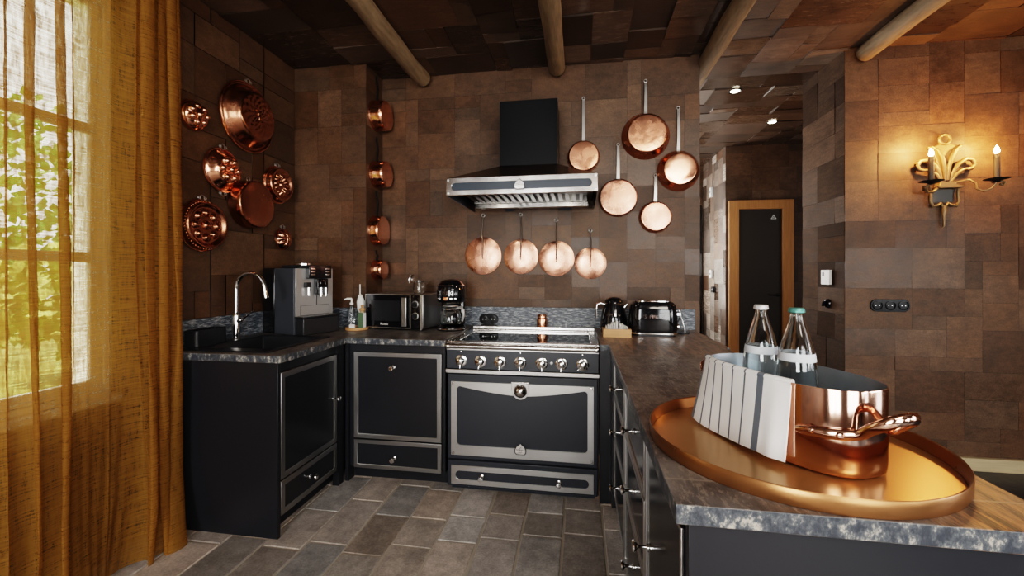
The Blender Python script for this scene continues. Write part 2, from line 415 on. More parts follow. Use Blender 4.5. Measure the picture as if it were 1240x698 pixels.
# ------------------------------------------------------------------ the room
X, Y, Z = (1, 0, 0), (0, 1, 0), (0, 0, 1)
nX, nY = (-1, 0, 0), (0, -1, 0)
XL, XR, YR = -2.2, 4.2, -3.0
PX = .873                     # right end of the kitchen back wall
CX = 1.876                    # left edge of the wall with the sconce
# back wall plus its end, the projecting block at its left
surface('wall_back', 'wall', [((-1.6, YB, 0), X, Z, PX+1.6, H), ((PX, YB, 0), Y, Z, .25, H), ((PX, YB+.25, 0), nX, Z, 2.2, H)], 3)
surface('wall_corner_block', 'wall', [((XL, 3.0, 0), X, Z, .6, H), ((-1.6, 3.0, 0), Y, Z, YB-3.0, H)], 4)
# left wall with the window opening
WY0, WY1, WZ0, WZ1 = .33, 1.69, .77, 2.655
surface('wall_left', 'wall', [((XL, 3.0, 0), nY, Z, 3.0-WY1, H), ((XL, WY1, 0), nY, Z, WY1-WY0, WZ0), ((XL, WY1, WZ1), nY, Z, WY1-WY0, H-WZ1), ((XL, WY0, 0), nY, Z, WY0-YR, H)], 5, lift=.002, tilt=.0008)
bm = nb()   # masonry and white outer reveals of the window opening
box(bm, XL-.14, XL-.008, WY0-.4, WY0+.06, 0, H); box(bm, XL-.14, XL-.05, WY1-.065, WY1+1.8, 0, H); box(bm, XL-.05, XL-.008, WY1, WY1+1.8, 0, H)
box(bm, XL-.14, XL-.05, WY0, WY1, 0, WZ0+.06); box(bm, XL-.05, XL-.008, WY0, WY1, 0, WZ0); box(bm, XL-.14, XL-.05, WY0, WY1, WZ1-.06, H); box(bm, XL-.05, XL-.008, WY0, WY1, WZ1, H)
struct('wall_left_outer', bm, 'winwhite')
surface('wall_right', 'wall', [((CX, 3.35, 0), X, Z, XR-CX, H), ((XR, 3.92, 0), nX, Z, XR-CX, H)], 6)
surface('wall_passage', 'wallrough', [((CX, 3.92, 0), nY, Z, .57, H)], 16)
rwy = [(-1.9, -1.2), (.1, .8)]  # windows added in the unseen right wall, for streaks on the copper pot
surface('wall_far_right', 'wall', [((XR, 3.35, 0), nY, Z, 2.55, H), ((XR, .8, 0), nY, Z, .7, .4), ((XR, .8, 2.5), nY, Z, .7, H-2.5), ((XR, .1, 0), nY, Z, 1.3, H), ((XR, -1.2, 0), nY, Z, .7, .4), ((XR, -1.2, 2.5), nY, Z, .7, H-2.5), ((XR, -1.9, 0), nY, Z, 1.1, H)], 7)
for k, (a, b) in enumerate(rwy):
    bm = nb(); plate(bm, [rect(a, b, .4, 2.5), rect(a+.06, b-.06, .46, 1.42), rect(a+.06, b-.06, 1.48, 2.44)], -.02, -.08)
    bmesh.ops.transform(bm, matrix=Matrix.Translation((XR+.1, 0, 0)) @ Matrix.Rotation(R(90), 4, 'Z'), verts=bm.verts); struct('window_%d' % (k+4), bm, 'winwhite')
surface('wall_hall', 'wall', [((1.83, 5.68, 0), X, Z, 3.0, H), ((-1.2, 6.66, 0), X, Z, 3.03, H), ((-1.2, 3.52, 0), Y, Z, 3.14, H), ((4.83, 3.92, 0), Y, Z, 1.76, H)], 8)
surface('wall_hall_side', 'wallshine', [((1.83, 6.66, 0), nY, Z, .98, H)], 18, gu=.09, gv=.11)
# rear wall behind the camera, with two tall windows
bm = nb()
rw = [(-1.5, .1), (1.1, 3.3)]
box(bm, XL-.3, rw[0][0], YR-.2, YR, 0, H); box(bm, rw[0][1], rw[1][0], YR-.2, YR, 0, H); box(bm, rw[1][1], XR+.2, YR-.2, YR, 0, H)
for a, b in rw: box(bm, a, b, YR-.2, YR, 0, .5); box(bm, a, b, YR-.2, YR, 2.6, H)
struct('wall_rear', bm, 'plain_wall')
for k, (a, b) in enumerate(rw):
    bm = nb(); m_ = (a+b)/2
    plate(bm, [rect(a, b, .5, 2.6), rect(a+.07, m_-.04, .57, 1.5), rect(m_+.04, b-.07, .57, 1.5), rect(a+.07, m_-.04, 1.56, 2.53), rect(m_+.04, b-.07, 1.56, 2.53)], YR-.06, YR-.12)
    struct('window_%d' % (k+2), bm, 'winwhite')
# ceiling: patches facing down
surface('ceiling', 'ceil', [((XL, YB+3.4, H), X, nY, XR+.7-XL, YB+3.4-YR)], 9, gu=.12, gv=.115, tilt=.005, lift=.012)
bm = nb(); box(bm, XL-.3, XR+.9, YR-.2, 7, H+.01, H+.1); struct('ceiling_slab', bm, 'plain_wall')
# floor
def floor_tiles():
    bm = nb(); r = random.Random(12); w = .2095; g = .009
    pl = bm.faces.layers.float_color.new('patch'); dl = bm.faces.layers.float_color.new('dims'); ul = bm.loops.layers.uv.new('UVMap')
    known = {-1: [2.425, 2.198, 1.86], -2: [2.36, 2.152, 1.83], -3: [2.31, 2.097, 1.78], -4: [2.262, 2.043, 1.72], -5: [2.513, 2.21, 1.97], 0: [2.50, 2.26, 1.93]}
    for c in range(-12, 6):
        x0 = .128+c*w; ys = [YB]
        ys += known.get(c, [2.62-r.uniform(0, .3)])
        while ys[-1] > YR: ys.append(ys[-1]-r.choice((.21, .26, .33, .33, .40)))
        for a, b in zip(ys, ys[1:]):
            X0, X1, Y0, Y1 = x0+g/2, x0+w-g/2, b+g/2, a-g/2
            ch = .004; zt = r.uniform(-.001, .0)
            jit = lambda: r.uniform(-.0025, .0025)
            outer = [(X0+jit(), Y0+jit(), -.006), (X1+jit(), Y0+jit(), -.006), (X1+jit(), Y1+jit(), -.006), (X0+jit(), Y1+jit(), -.006)]
            cx, cy = (X0+X1)/2, (Y0+Y1)/2
            inner = [(p[0]+(ch if p[0] < cx else -ch), p[1]+(ch if p[1] < cy else -ch), zt) for p in outer]
            O_ = [bm.verts.new(p) for p in outer]; I_ = [bm.verts.new(p) for p in inner]
            fs = [bm.faces.new(I_)]+[bm.faces.new((O_[k], O_[(k+1) % 4], I_[(k+1) % 4], I_[k])) for k in range(4)]
            col = (r.random(), r.random(), r.random(), 1)
            for f in fs:
                f[pl] = col; f[dl] = (1, 1, 0, 1)
                for lp in f.loops: lp[ul].uv = (lp.vert.co.x-x0+.3, lp.vert.co.y-b+.3)
    return bm
fl = struct('floor', floor_tiles(), 'floor', smooth=0)
bm = nb(); box(bm, XL-.3, XR+.9, YR-.2, 7, -.05, -.005); struct('floor_grout', bm, 'grout')
surface('floor_slate', 'slate', [((1.30, YR, .0005), X, Y, XR-1.30, 3.35-YR), ((-1.2, 3.52, .0005), X, Y, 6.0, 3.14)], 10, gu=.30, gv=.30, shapes=[(2, 2)], lift=.001, tilt=.0001)
bm = nb(); box(bm, CX+.01, XR, 3.315, 3.345, .001, .088); struct('baseboard_right', bm, 'wood_plank', bevel=.003)

# log beams: each a thing
def log(x, y1, r_, label):
    bm = nb(); pts = []; rs = []; rr = random.Random(int(x*100)+500); n = 26
    for k in range(n+1):
        y = YR+.02+(y1-YR-.02)*k/n
        pts.append((x+rr.uniform(-.006, .006), y, H-.055+rr.uniform(-.004, .004))); rs.append(r_*(1+rr.uniform(-.05, .05)))
    pts.append((x, y1+.012, H-.057)); rs.append(r_*.72)
    tube(bm, pts, rs, 16)
    tag(obj('ceiling_beam', bm, 'beam'), label, 'beam', 'rough log beams under the ceiling')
log(-1.235, 3.215, .062, 'rough log ceiling beam ending above the left saucepans, leftmost of the beams')
log(-.165, 3.215, .062, 'rough log ceiling beam pointing at the cooker hood, second beam from the left')
log(.925, 3.80, .062, 'rough log ceiling beam running past the end of the back wall into the hallway')
log(1.985, 3.325, .06, 'rough log ceiling beam ending against the sconce wall, rightmost of the beams')

# splashbacks
bm = nb(); box(bm, -1.598, .838, YB-.024, YB-.004, WT, 1.08); struct('trim_1', bm, 'splash', bevel=.002)
bm = nb(); box(bm, XL+.004, XL+.024, 1.93, 2.998, WT, 1.08); struct('trim_2', bm, 'splash', bevel=.002)
bm = nb(); box(bm, XL+.024, -1.578, 2.976, 2.996, WT, 1.08); box(bm, -1.598, -1.578, 2.996, YB-.024, WT, 1.08); struct('trim_3', bm, 'splash', bevel=.002)

# window in the left wall
bm = nb()
fy = (WY0+WY1)/2
wins = thing('window_1', 'white painted window behind the mustard curtain', 'window'); wins['kind'] = 'structure'
del wins['category'], wins['label']
bm = nb(); Rz = Matrix.Translation((XL-.028, 0, 0)) @ Matrix.Rotation(R(90), 4, 'Z')     # local x -> +Y, -y -> +X
plate(bm, [rect(WY0+.002, WY1-.002, WZ0+.002, WZ1-.002), rect(WY0+.03, WY1-.03, WZ0+.03, WZ1-.03)], .018, -.022)
bmesh.ops.transform(bm, matrix=Rz, verts=bm.verts); obj('window_frame', bm, 'winwhite', wins, bevel=.004)
for a, b in ((WY0+.032, fy-.002), (fy+.002, WY1-.032)):
    bm = nb(); z0, z1 = WZ0+.032, WZ1-.032; st = .05
    hs = []; ph = (z1-z0-2*st-.09)/3
    for k in range(3):
        zz = z0+st+k*(ph+.045); hs.append(rect(a+st, b-st, zz, zz+ph))
    plate(bm, [rect(a, b, z0, z1)]+hs, .016, -.018)
    bmesh.ops.transform(bm, matrix=Rz, verts=bm.verts); s_ = obj('sash', bm, 'winwhite', wins, bevel=.005)
    bm = nb(); box(bm, XL-.032, XL-.028, a+st-.008, b-st+.008, z0+st-.008, z1-st+.008); obj('pane', bm, 'pane', s_)
bm = nb(); box(bm, XL-.005, XL+.03, WY0-.03, WY1+.03, WZ0-.035, WZ0); struct('window_1_sill', bm, 'winwhite', bevel=.006)

# garden outside
bm = nb(); box(bm, -30, XL-.32, -12, 16, -.5, -.3); struct('ground_lawn', bm, 'lawn')
def bush(x, y, r_, h_, mat, seed, label, name='garden_tree'):
    t = thing(name, label, 'tree', (x, y, -.3), 0, 'trees outside the window'); rr = random.Random(seed); bm = nb()
    for k in range(1500):
        u = rr.uniform(-1, 1); a = rr.uniform(0, 2*PI); q = (1-u*u)**.5; d = rr.uniform(.55, 1)
        p = Vector((q*math.cos(a)*r_*d, q*math.sin(a)*r_*d, h_*.6+u*h_*.42*d)); s = rr.uniform(.07, .16)
        e1 = Vector((rr.gauss(0, 1), rr.gauss(0, 1), rr.gauss(0, 1))).normalized(); e2 = e1.orthogonal().normalized()
        bm.faces.new([bm.verts.new(p+e1*s*a_+e2*s*.6*b_) for a_, b_ in ((-1, 0), (0, -1), (1, 0), (0, 1))])
    obj('foliage', bm, mat, t, smooth=0)
    bm = nb(); tube(bm, [(0, 0, 0), (.05, 0, h_*.3), (0, .04, h_*.75)], [.12, .09, .04], 8); obj('trunk', bm, 'bark', t)
bush(-7.0, 2.2, 1.5, 3.0, 'leaf', 1, 'green leafy tree seen through the left panes of the window')
bush(-7.5, 5.6, 1.5, 2.1, 'leaf2', 2, 'low yellow-green bush seen through the lower panes beside the window edge')
bush(-11.5, 6.0, 2.6, 5.4, 'leaf', 3, 'tall pale tree far off behind the window')

# ------------------------------------------------------------------ curtain
def curtain():
    bm = nb(); ul = bm.loops.layers.uv.new('UVMap'); n, m_ = 520, 70; ztop = 2.86; y0, y1 = -.15, 1.888
    rr = random.Random(4)
    # folds: centre (0..1), half width, depth
    folds = [(.02, .02, .05), (.09, .02, .06), (.16, .025, .05), (.25, .02, .06), (.33, .025, .06), (.41, .02, .05), (.50, .02, .06), (.56, .02, .05), (.615, .016, .06),
             (.664, .013, .06), (.703, .019, .085), (.751, .011, .065), (.775, .006, .022), (.845, .010, .018), (.888, .011, .055), (.912, .012, .105), (.934, .006, .035), (.951, .010, .085), (.972, .009, .10), (.989, .007, .07)]
    g = []
    for j in range(m_+1):
        v = j/m_; z = ztop*(1-v)+.004*v; row = []
        for i in range(n+1):
            s = i/n
            x = -2.07; dy = 0
            for k, (c, w, d) in enumerate(folds):
                cc = c+.006*math.sin(3*v+k*1.7)*v; ww = w*(1+.5*math.sin(k*2.1)*v+.3*v)
                a = (s-cc)/ww
                x += d*.62*math.exp(-a*a)*(1+.25*math.sin(k+5*v)); dy += -1.15*d*a*math.exp(-a*a)
            x += .008*math.sin(s*40+v*3)*v+.0022*math.sin(s*310+2.5*math.sin(v*9+s*20))+.0012*math.sin(v*70+s*90)
            flare = max(0, v-.86)/.14
            y = y0+(y1-y0)*s + dy - flare**2*.05*s*s - .03*v*max(0, s-.9)*10*v
            x += flare**2*.10*(.5+.5*math.sin(s*34))*.8
            x += .015*v
            zz = z
            row.append(bm.verts.new((x, y, zz)))
        g.append(row)
    for j in range(m_):
        for i in range(n):
            f = bm.faces.new((g[j][i], g[j][i+1], g[j+1][i+1], g[j+1][i]))
            for lp, (a, b) in zip(f.loops, ((i, j), (i+1, j), (i+1, j+1), (i, j+1))): lp[ul].uv = (a/n*2.1, b/m_*2.8)
    return bm
cur = thing('window_curtain', 'sheer mustard linen floor-length curtain hanging over the window', 'curtain', (0, 0, 0))
obj('curtain_panel', curtain(), 'curtain', cur, smooth=180)
bm = nb(); ul = bm.loops.layers.uv.new('UVMap'); g = []   # gathered header flap
n = 300
for j in range(9):
    v = j/8; row = []
    for i in range(n+1):
        s = i/n; y = -.15+2.055*s
        wv = math.sin(s*190)*.5+math.sin(s*83+1)*.5
        row.append(bm.verts.new((-2.00+.035*wv*(.4+v)+.03*v+max(0, s-.93)*.5*v, y+.01*math.sin(s*120)*v, 2.87-(.085+.03*math.sin(s*31)+.05*max(0, s-.93)*14)*v)))
    g.append(row)
for j in range(8):
    for i in range(n):
        f = bm.faces.new((g[j][i], g[j][i+1], g[j+1][i+1], g[j+1][i]))
        for lp, (a, b) in zip(f.loops, ((i, j), (i+1, j), (i+1, j+1), (i, j+1))): lp[ul].uv = (a/n*2.1, b*.02)
obj('gathered_header', bm, 'curtain', cur, smooth=180)
bm = nb(); cyl(bm, (-2.07, -.3, 2.885), (-2.07, 1.92, 2.885), .014, seg=12); lathe(bm, [(0, -.03), (.024, -.012), (.024, .012), (0, .03)], 16, Matrix.Translation((-2.07, 1.93, 2.885)))
for y_ in (-.2, 1.91): cyl(bm, (XL+.005, y_, 2.885), (-2.07, y_, 2.885), .008, seg=8)
tag(obj('curtain_rod', bm, 'blackiron'), 'black iron rod holding the mustard curtain near the ceiling', 'curtain rod')

# ------------------------------------------------------------------ worktop, sink, tap
SX0, SX1, SY0, SY1 = -2.06, -1.62, 2.03, 2.49        # bowl opening
bm = nb(); z0, z1 = WT-.037, WT
box(bm, XL+.004, -1.475, 1.90, SY0, z0, z1); box(bm, XL+.004, -1.475, SY1, 2.995, z0, z1); box(bm, XL+.004, SX0, SY0, SY1, z0, z1); box(bm, SX1, -1.475, SY0, SY1, z0, z1)
box(bm, -1.475, -.818, 2.505, 2.972, z0, z1); box(bm, -1.577, -.818, 2.972, YB-.025, z0, z1)
bmesh.ops.remove_doubles(bm, verts=bm.verts, dist=1e-5)
tag(obj('worktop', bm, 'worktop', bevel=.002), 'dark weathered worktop with a black sink, running round the left corner', 'worktop')
bm = nb()
box(bm, .122, .828, 2.50, YB-.003, z0, z1); box(bm, .172, .805, .795, 2.50, z0, z1)
tag(obj('worktop', bm, 'worktop', bevel=.002), 'dark weathered island worktop carrying the copper tray, kettle and toaster', 'worktop')

sk = thing('kitchen_sink', 'black composite inset sink with drainer in the left worktop', 'sink', (0, 0, 0))
bm = nb()
def ring4(x0, x1, y0, y1, z): return [bm.verts.new(p) for p in ((x0, y0, z), (x1, y0, z), (x1, y1, z), (x0, y1, z))]
L_ = [ring4(SX0-.045, SX1+.03, 1.955, SY1+.03, WT+.001), ring4(SX0-.041, SX1+.026, 1.959, SY1+.026, WT+.007), ring4(SX0+.012, SX1-.012, SY0+.012, SY1-.012, WT+.007), ring4(SX0+.02, SX1-.02, SY0+.02, SY1-.02, WT-.01), ring4(SX0+.03, SX1-.03, SY0+.03, SY1-.03, WT-.19)]
for A, B in zip(L_, L_[1:]):
    for k in range(4): bm.faces.new((A[k], A[(k+1) % 4], B[(k+1) % 4], B[k]))
bm.faces.new(L_[-1]); obj('bowl', bm, 'sink', sk, bevel=.004)
bm = nb(); lathe(bm, [(0, .004), (.03, .004), (.042, .001), (.042, 0)], 24, Matrix.Translation(((SX0+SX1)/2, (SY0+SY1)/2, WT-.189))); obj('drain', bm, 'chrome', sk)
fx, fy_ = -2.125, 2.345
tp = thing('kitchen_tap', 'chrome gooseneck mixer tap standing behind the black sink', 'tap', (fx, fy_, WT))
bm = nb(); lathe(bm, [(0, 0), (.030, 0), (.030, .006), (.023, .012), (.0225, .15), (.021, .158), (.0145, .165), (.0145, .17)], 28); obj('body', bm, 'chrome', tp)
bm = nb(); pts = [(0, 0, .16), (0, 0, .30)]+[(.1-.1*math.cos(R(a)), 0, .315+.1*math.sin(R(a))) for a in range(0, 171, 9)]
pts += [(.197+.006, 0, .315-.005), (.207, 0, .285)]
tube(bm, pts, .0125, 16); tube(bm, [(.2065, 0, .29), (.212, 0, .262)], .0145, 16); obj('spout', bm, 'chrome', tp)
bm = nb(); tube(bm, [(.02, -.004, .115), (.045, -.008, .125)], .013, 14); tube(bm, [(.045, -.008, .125), (.09, -.015, .15), (.145, -.02, .185)], [.0075, .006, .005], 12); obj('lever', bm, 'chrome', tp)

bx = thing('storage_box', 'low black open box between the curtain and the tap', 'box', (-2.125, 2.13, WT))
bm = nb(); plate(bm, [rrect(-.045, .045, -.105, .105, .02), rrect(-.039, .039, -.099, .099, .016)], 0, -.095)
bmesh.ops.transform(bm, matrix=Matrix.Rotation(R(-90), 4, 'X'), verts=bm.verts); obj('walls', bm, 'black', bx, bevel=.002)
bm = nb(); plate(bm, [rrect(-.04, .04, -.1, .1, .016)], 0, -.006)
bmesh.ops.transform(bm, matrix=Matrix.Rotation(R(-90), 4, 'X'), verts=bm.verts); obj('base', bm, 'black', bx)

# ------------------------------------------------------------------ cabinets
def knob_mesh():
    bm = nb(); lathe(bm, [(0, 0), (.012, 0), (.012, .003), (.0055, .006), (.005, .028), (.008, .032), (.0145, .036), (.0165, .041), (.0145, .046), (0, .048)], 20, ROTF); return bm
def front(parent, name, x0, x1, z0, z1, knobs, fw=.03, panel='black', trim='trim', th=.02):
    """a framed door or drawer in the XZ plane, front at y=-th"""
    bm = nb(); box(bm, x0, x1, -th+.006, 0, z0, z1); d = obj(name, bm, panel, parent)
    bm = nb(); plate(bm, [rect(x0, x1, z0, z1), rect(x0+fw, x1-fw, z0+fw, z1-fw)], -th+.007, -th); obj('steel_frame', bm, trim, d, bevel=.002)
    for kx, kz in knobs: obj('knob', knob_mesh(), 'chrome', d, loc=(kx, -th+.004, kz))
    return d
# sink cabinet: fronts face +X at X=-1.5 ; local x -> +Y
sc_ = thing('sink_cabinet', 'black base cabinet under the sink with steel framed door and drawer', 'cabinet', (-1.52, 1.917, 0), R(90))
bm = nb(); box(bm, .02, 1.06, .001, .655, .09, .69); box(bm, .02, .10, .001, .655, .69, WT-.038); box(bm, .61, 1.06, .001, .655, .69, WT-.038); box(bm, .10, .61, .001, .03, .69, WT-.038); box(bm, .02, 1.06, .06, .655, 0, .09); obj('carcass', bm, 'black', sc_)
bm = nb(); box(bm, 0, .02, -.02, .655, 0, WT-.038); obj('end_panel', bm, 'black', sc_, bevel=.001)
bm = nb(); box(bm, .545, .60, -.02, .02, 0, WT-.038); obj('corner_post', bm, 'black', sc_)
front(sc_, 'door', .026, .53, .287, .835, [(.492, .568)])
front(sc_, 'drawer', .026, .53, .103, .279, [(.262, .195)])
# base cabinet left of the range
bc = thing('base_cabinet', 'black base cabinet with steel framed door and drawer, left of the range', 'cabinet', (-1.145, 2.55, 0))
bm = nb(); box(bm, -.325, .318, .001, .70, .09, WT-.038); box(bm, -.325, .318, .06, .70, 0, .09); obj('carcass', bm, 'black', bc)
bm = nb(); box(bm, -.347, -.325, -.02, .05, .0, WT-.038); obj('filler_strip', bm, 'black', bc)
front(bc, 'door', -.29, .298, .283, .838, [(-.02, .745)])
front(bc, 'drawer', -.29, .298, .092, .275, [(-.013, .168)], fw=.026)

# island: fronts face -X at X=.2 ; local x -> -Y
def island_unit(label, y_hi, w, kind):
    t = thing('island_cabinet', label, 'cabinet', (.215, y_hi, 0), R(-90), 'black cabinets of the island')
    bm = nb(); box(bm, 0, w, .001, .565, .09, WT-.038); box(bm, 0, w, .05, .54, 0, .09); obj('carcass', bm, 'black', t)
    if kind == 'drawers':
        for z0, z1 in ((.66, .85), (.42, .65), (.10, .41)):
            front(t, 'drawer', .008, w-.008, z0, z1, [(w/2, (z0+z1)/2+.005)], .013, 'blacksatin', 'steel')
    else:
        front(t, 'door', .008, w-.03, .10, .85, [(.05, .55)], .013, 'blacksatin', 'steel')
    return t
u1 = island_unit('island drawer cabinet nearest the range, beside its right side', 2.47, .57, 'drawers')
bm = nb(); box(bm, -.045, -.002, -.03, .30, 0, WT-.038); obj('filler_strip', bm, 'black', u1)
bm = nb(); box(bm, -.075, -.050, -.094, -.031, 0, WT-.038); obj('filler_panel', bm, 'black', u1)
island_unit('middle island drawer cabinet with three steel framed drawers', 1.895, .57, 'drawers')
u3 = island_unit('island cabinet with a single door under the near worktop end', 1.32, .49, 'door')
bm = nb(); box(bm, .491, .512, -.018, .578, 0, WT-.038); obj('end_panel', bm, 'black', u3, bevel=.001)
bm = nb(); box(bm, 0, .49, .566, .578, 0, WT-.038); obj('back_panel', bm, 'black', u3)

# ------------------------------------------------------------------ range cooker   local origin at front centre bottom
rg = thing('range_cooker', 'wide charcoal range cooker with steel trim and seven knobs', 'cooker', (-.347, 2.53, 0))
bm = nb(); box(bm, -.462, .462, .012, .66, .03, .885); box(bm, -.44, .44, .03, .6, 0, .03); obj('body', bm, 'navy', rg)
# oven door
bm = nb(); box(bm, -.456, .456, -.006, .011, .198, .722); od = obj('oven_door', bm, 'navy', rg, bevel=.004)
def arch(x0, x1, z0, z1, dip, rc):
    o = rrect(x0, x1, z0, z1, rc, 4); top = []
    n = 24
    out = []
    for (x, z) in o:
        out.append((x, z))
    # replace the straight top edge by a shallow curve dipping in the middle
    i = 9  # last vertex of the top right corner
    for k in range(1, n):
        x = x1-rc+(x0-x1+2*rc)*k/n; u = abs(x-(x0+x1)/2)/((x1-x0)/2-rc)
        top.append((x, z1-dip*(1-u**1.6)))
    return out[:10]+top+out[10:]
bm = nb(); plate(bm, [rect(-.433, .433, .224, .677), arch(-.395, .398, .286, .648, .046, .02)], -.006, -.014); obj('steel_frame', bm, 'steel', od, bevel=.002)
for sx in (-1, 1):
    for z_ in (.235, .666):
        bm = nb(); lathe(bm, [(0, 0), (.009, 0), (.007, .003), (0, .004)], 12, ROTF); obj('corner_stud', bm, 'brightsteel', od, loc=(sx*.42, -.014, z_))
bm = nb(); o = [(-.052, .0), (.052, .0)]+[(.052*math.cos(R(a)), -.045+.06*math.sin(R(a))) for a in range(0, -181, -12)]
plate(bm, [[(x, z+.69) for x, z in o]], -.014, -.024); hd = obj('handle_plate', bm, 'steel', od, bevel=.002)
bm = nb(); box(bm, -.054, .054, -.034, -.014, .682, .692); obj('handle_lip', bm, 'brightsteel', hd, bevel=.002)
bm = nb(); lathe(bm, [(0, .030), (.016, .028), (.028, .020), (.037, .009), (.041, 0)], 28, Matrix.Translation((0, -.024, .636)) @ ROTF); obj('handle_boss', bm, 'chrome', hd)
def badge(parent, loc, s):
    o = [(-.030, -.022), (-.022, -.030), (.022, -.030), (.030, -.022), (.032, -.005), (.024, .014), (.010, .024), (.004, .030), (0, .033), (-.004, .030), (-.010, .024), (-.024, .014), (-.032, -.005)]
    bm = nb(); plate(bm, [[(x*s*1.15, z*s*1.15) for x, z in o]], 0, -.002); b0 = obj('badge_rim', bm, 'black', parent, loc=loc)
    bm = nb(); plate(bm, [[(x*s, z*s) for x, z in o]], -.002, -.006); obj('badge', bm, 'brightsteel', b0, bevel=.001)
    for k, (tx, sz) in enumerate((('LA', .013), ('CORNUE', .0135), ('PARIS', .009))):
        text('badge_lettering', tx, sz*s, b0, (0, -.0065, (.010-.014*k)*s), (R(90), 0, 0), 'darkgrey', .0004)
badge(od, (0, -.014, .285), 1.0)
# storage drawer
bm = nb(); box(bm, -.456, .456, -.006, .011, .03, .19); sd_ = obj('storage_drawer', bm, 'navy', rg, bevel=.004)
bm = nb(); plate(bm, [rect(-.433, .433, .044, .160), rrect(-.405, .405, .075, .127, .0255, 6)], -.006, -.013); obj('steel_frame', bm, 'steel', sd_, bevel=.0015)
k0 = obj('knob', knob_mesh(), 'chrome', sd_, loc=(-.24, -.006, .099)); dup_part(k0, (.23, -.006, .099))
for x_ in (-.33, 0, .3):
    bm = nb(); lathe(bm, [(0, .004), (.004, .003), (.005, 0)], 10, ROTF); obj('rivet', bm, 'chrome', rg, loc=(x_, .012 if False else -.001, .012) if False else (x_, .0305, .016))
# control panel
bm = nb(); box(bm, -.462, .462, -.012, .012, .757, .872); cp = obj('control_panel', bm, 'navy', rg, bevel=.002)
bm = nb(); box(bm, -.466, .466, -.022, .011, .730, .755); obj('steel_strip', bm, 'steel', cp, bevel=.003)
bm = nb(); lathe(bm, [(0, 0), (.036, 0), (.036, .003), (.033, .005), (.024, .006), (.022, .022), (.019, .030), (.010, .034), (0, .035)], 28, ROTF)
tube(bm, [(0, -.02, -.010), (0, -.028, -.026), (0, -.03, -.042)], [.007, .005, .0045], 10)
kx = [-.369, -.247, -.125, -.001, .128, .246, .371]
kn = obj('knob', bm, 'chrome', cp, loc=(kx[0], -.012, .806))
for i, a in enumerate(kx[1:]):
    o = dup_part(kn, (a, -.012, .805)); o.rotation_euler = (0, R((8, 0, 0, -4, 5, 50)[i]), 0)
bm = nb(); lathe(bm, [(0, .007), (.008, .006), (.010, 0)], 16, ROTF); obj('indicator_light', bm, 'silver', cp, loc=(.186, -.012, .808))
for x_ in (-.37, 0, .37):
    bm = nb(); lathe(bm, [(0, .004), (.004, .003), (.004, 0)], 10, ROTF); obj('marker_stud', bm, 'brightsteel', cp, loc=(x_, -.012, .862))
# hob
bm = nb(); plate(bm, [rect(-.466, .466, .002, .705), rect(-.40, .415, .055, .585)], 0, -.018)
bmesh.ops.transform(bm, matrix=Matrix.Translation((0, 0, .904)) @ Matrix.Rotation(R(-90), 4, 'X'), verts=bm.verts)
obj('hob_frame', bm, 'brightsteel', rg, bevel=.003)
bm = nb(); box(bm, -.402, .417, .053, .587, .905, .917); hg = obj('hob_glass', bm, 'hobglass', rg)
for cx_, cy_, rr_ in ((-.2, .2, .1), (.2, .2, .085), (-.2, .43, .08), (.2, .43, .1), (0, .32, .07)):
    bm = nb(); lathe(bm, [(rr_-.0012, .9172), (rr_, .9174), (rr_+.0012, .9172)], 40); obj('cooking_zone', bm, 'grey', hg, loc=(cx_, cy_, 0))
bm = nb(); box(bm, -.45, .46, .60, .715, .922, .945); obj('rear_upstand', bm, 'brightsteel', rg, bevel=.004)
bm = nb(); box(bm, -.462, .462, -.012, .03, .872, .885); obj('rail_backing', bm, 'steel', rg)
bm = nb(); cyl(bm, (-.450, -.022, .897), (.450, -.022, .897), .0155, seg=18)
for sx in (-1, 1): lathe(bm, [(0, -.012), (.016, -.010), (.019, 0), (.016, .010), (0, .012)], 16, Matrix.Translation((sx*.450, -.022, .897)) @ Matrix.Rotation(R(90), 4, 'Y'))
for x_ in (-.43, 0, .43): box(bm, x_-.008, x_+.008, -.02, .006, .888, .906)
obj('front_rail', bm, 'brightsteel', rg)

# ------------------------------------------------------------------ hood
hd_ = thing('cooker_hood', 'black and steel cooker hood above the range', 'hood', (-.353, YB-.002, 1.828))
D = YB-.002-2.53
bm = nb(); hexa(bm, [(-.462, -D+.012, 0), (.462, -D+.012, 0), (.462, 0, 0), (-.462, 0, 0)], [(-.462, -D+.012, .108), (.462, -D+.012, .108), (.462, 0, .108), (-.462, 0, .108)])
# open below: cut by removing bottom face, then an inner ceiling
bm.faces.ensure_lookup_table()
for f in [f for f in bm.faces if f.calc_center_median().z < .001]: bm.faces.remove(f)
obj('canopy_box', bm, 'black', hd_)
bm = nb(); box(bm, -.45, .45, -D+.03, -.01, .075, .082); obj('inner_ceiling', bm, 'black', hd_)
bm = nb(); hexa(bm, [(-.462, -D+.012, .108), (.462, -D+.012, .108), (.462, 0, .108), (-.462, 0, .108)], [(-.203, -.318, .278), (.206, -.318, .278), (.206, 0, .278), (-.203, 0, .278)]); obj('sloped_cover', bm, simple('bronzed_cover', (.10, .07, .05), .25, .6), hd_, bevel=.002)
bm = nb(); box(bm, -.203, .206, -.318, 0, .278, .738); obj('chimney', bm, simple('black_chimney', (.005, .005, .006), .28, spec=.22), hd_, bevel=.002)
bm = nb(); plate(bm, [rect(-.464, .464, -.001, .109), rrect(-.428, .428, .030, .077, .0233, 6)], -D+.012, -D); obj('front_frame', bm, 'brightsteel', hd_, bevel=.003)
bm = nb(); box(bm, -.43, .43, -D+.006, -D+.0115, .027, .08); obj('front_inlay', bm, simple('blue_grey_enamel', (.045, .058, .075), .25), hd_)
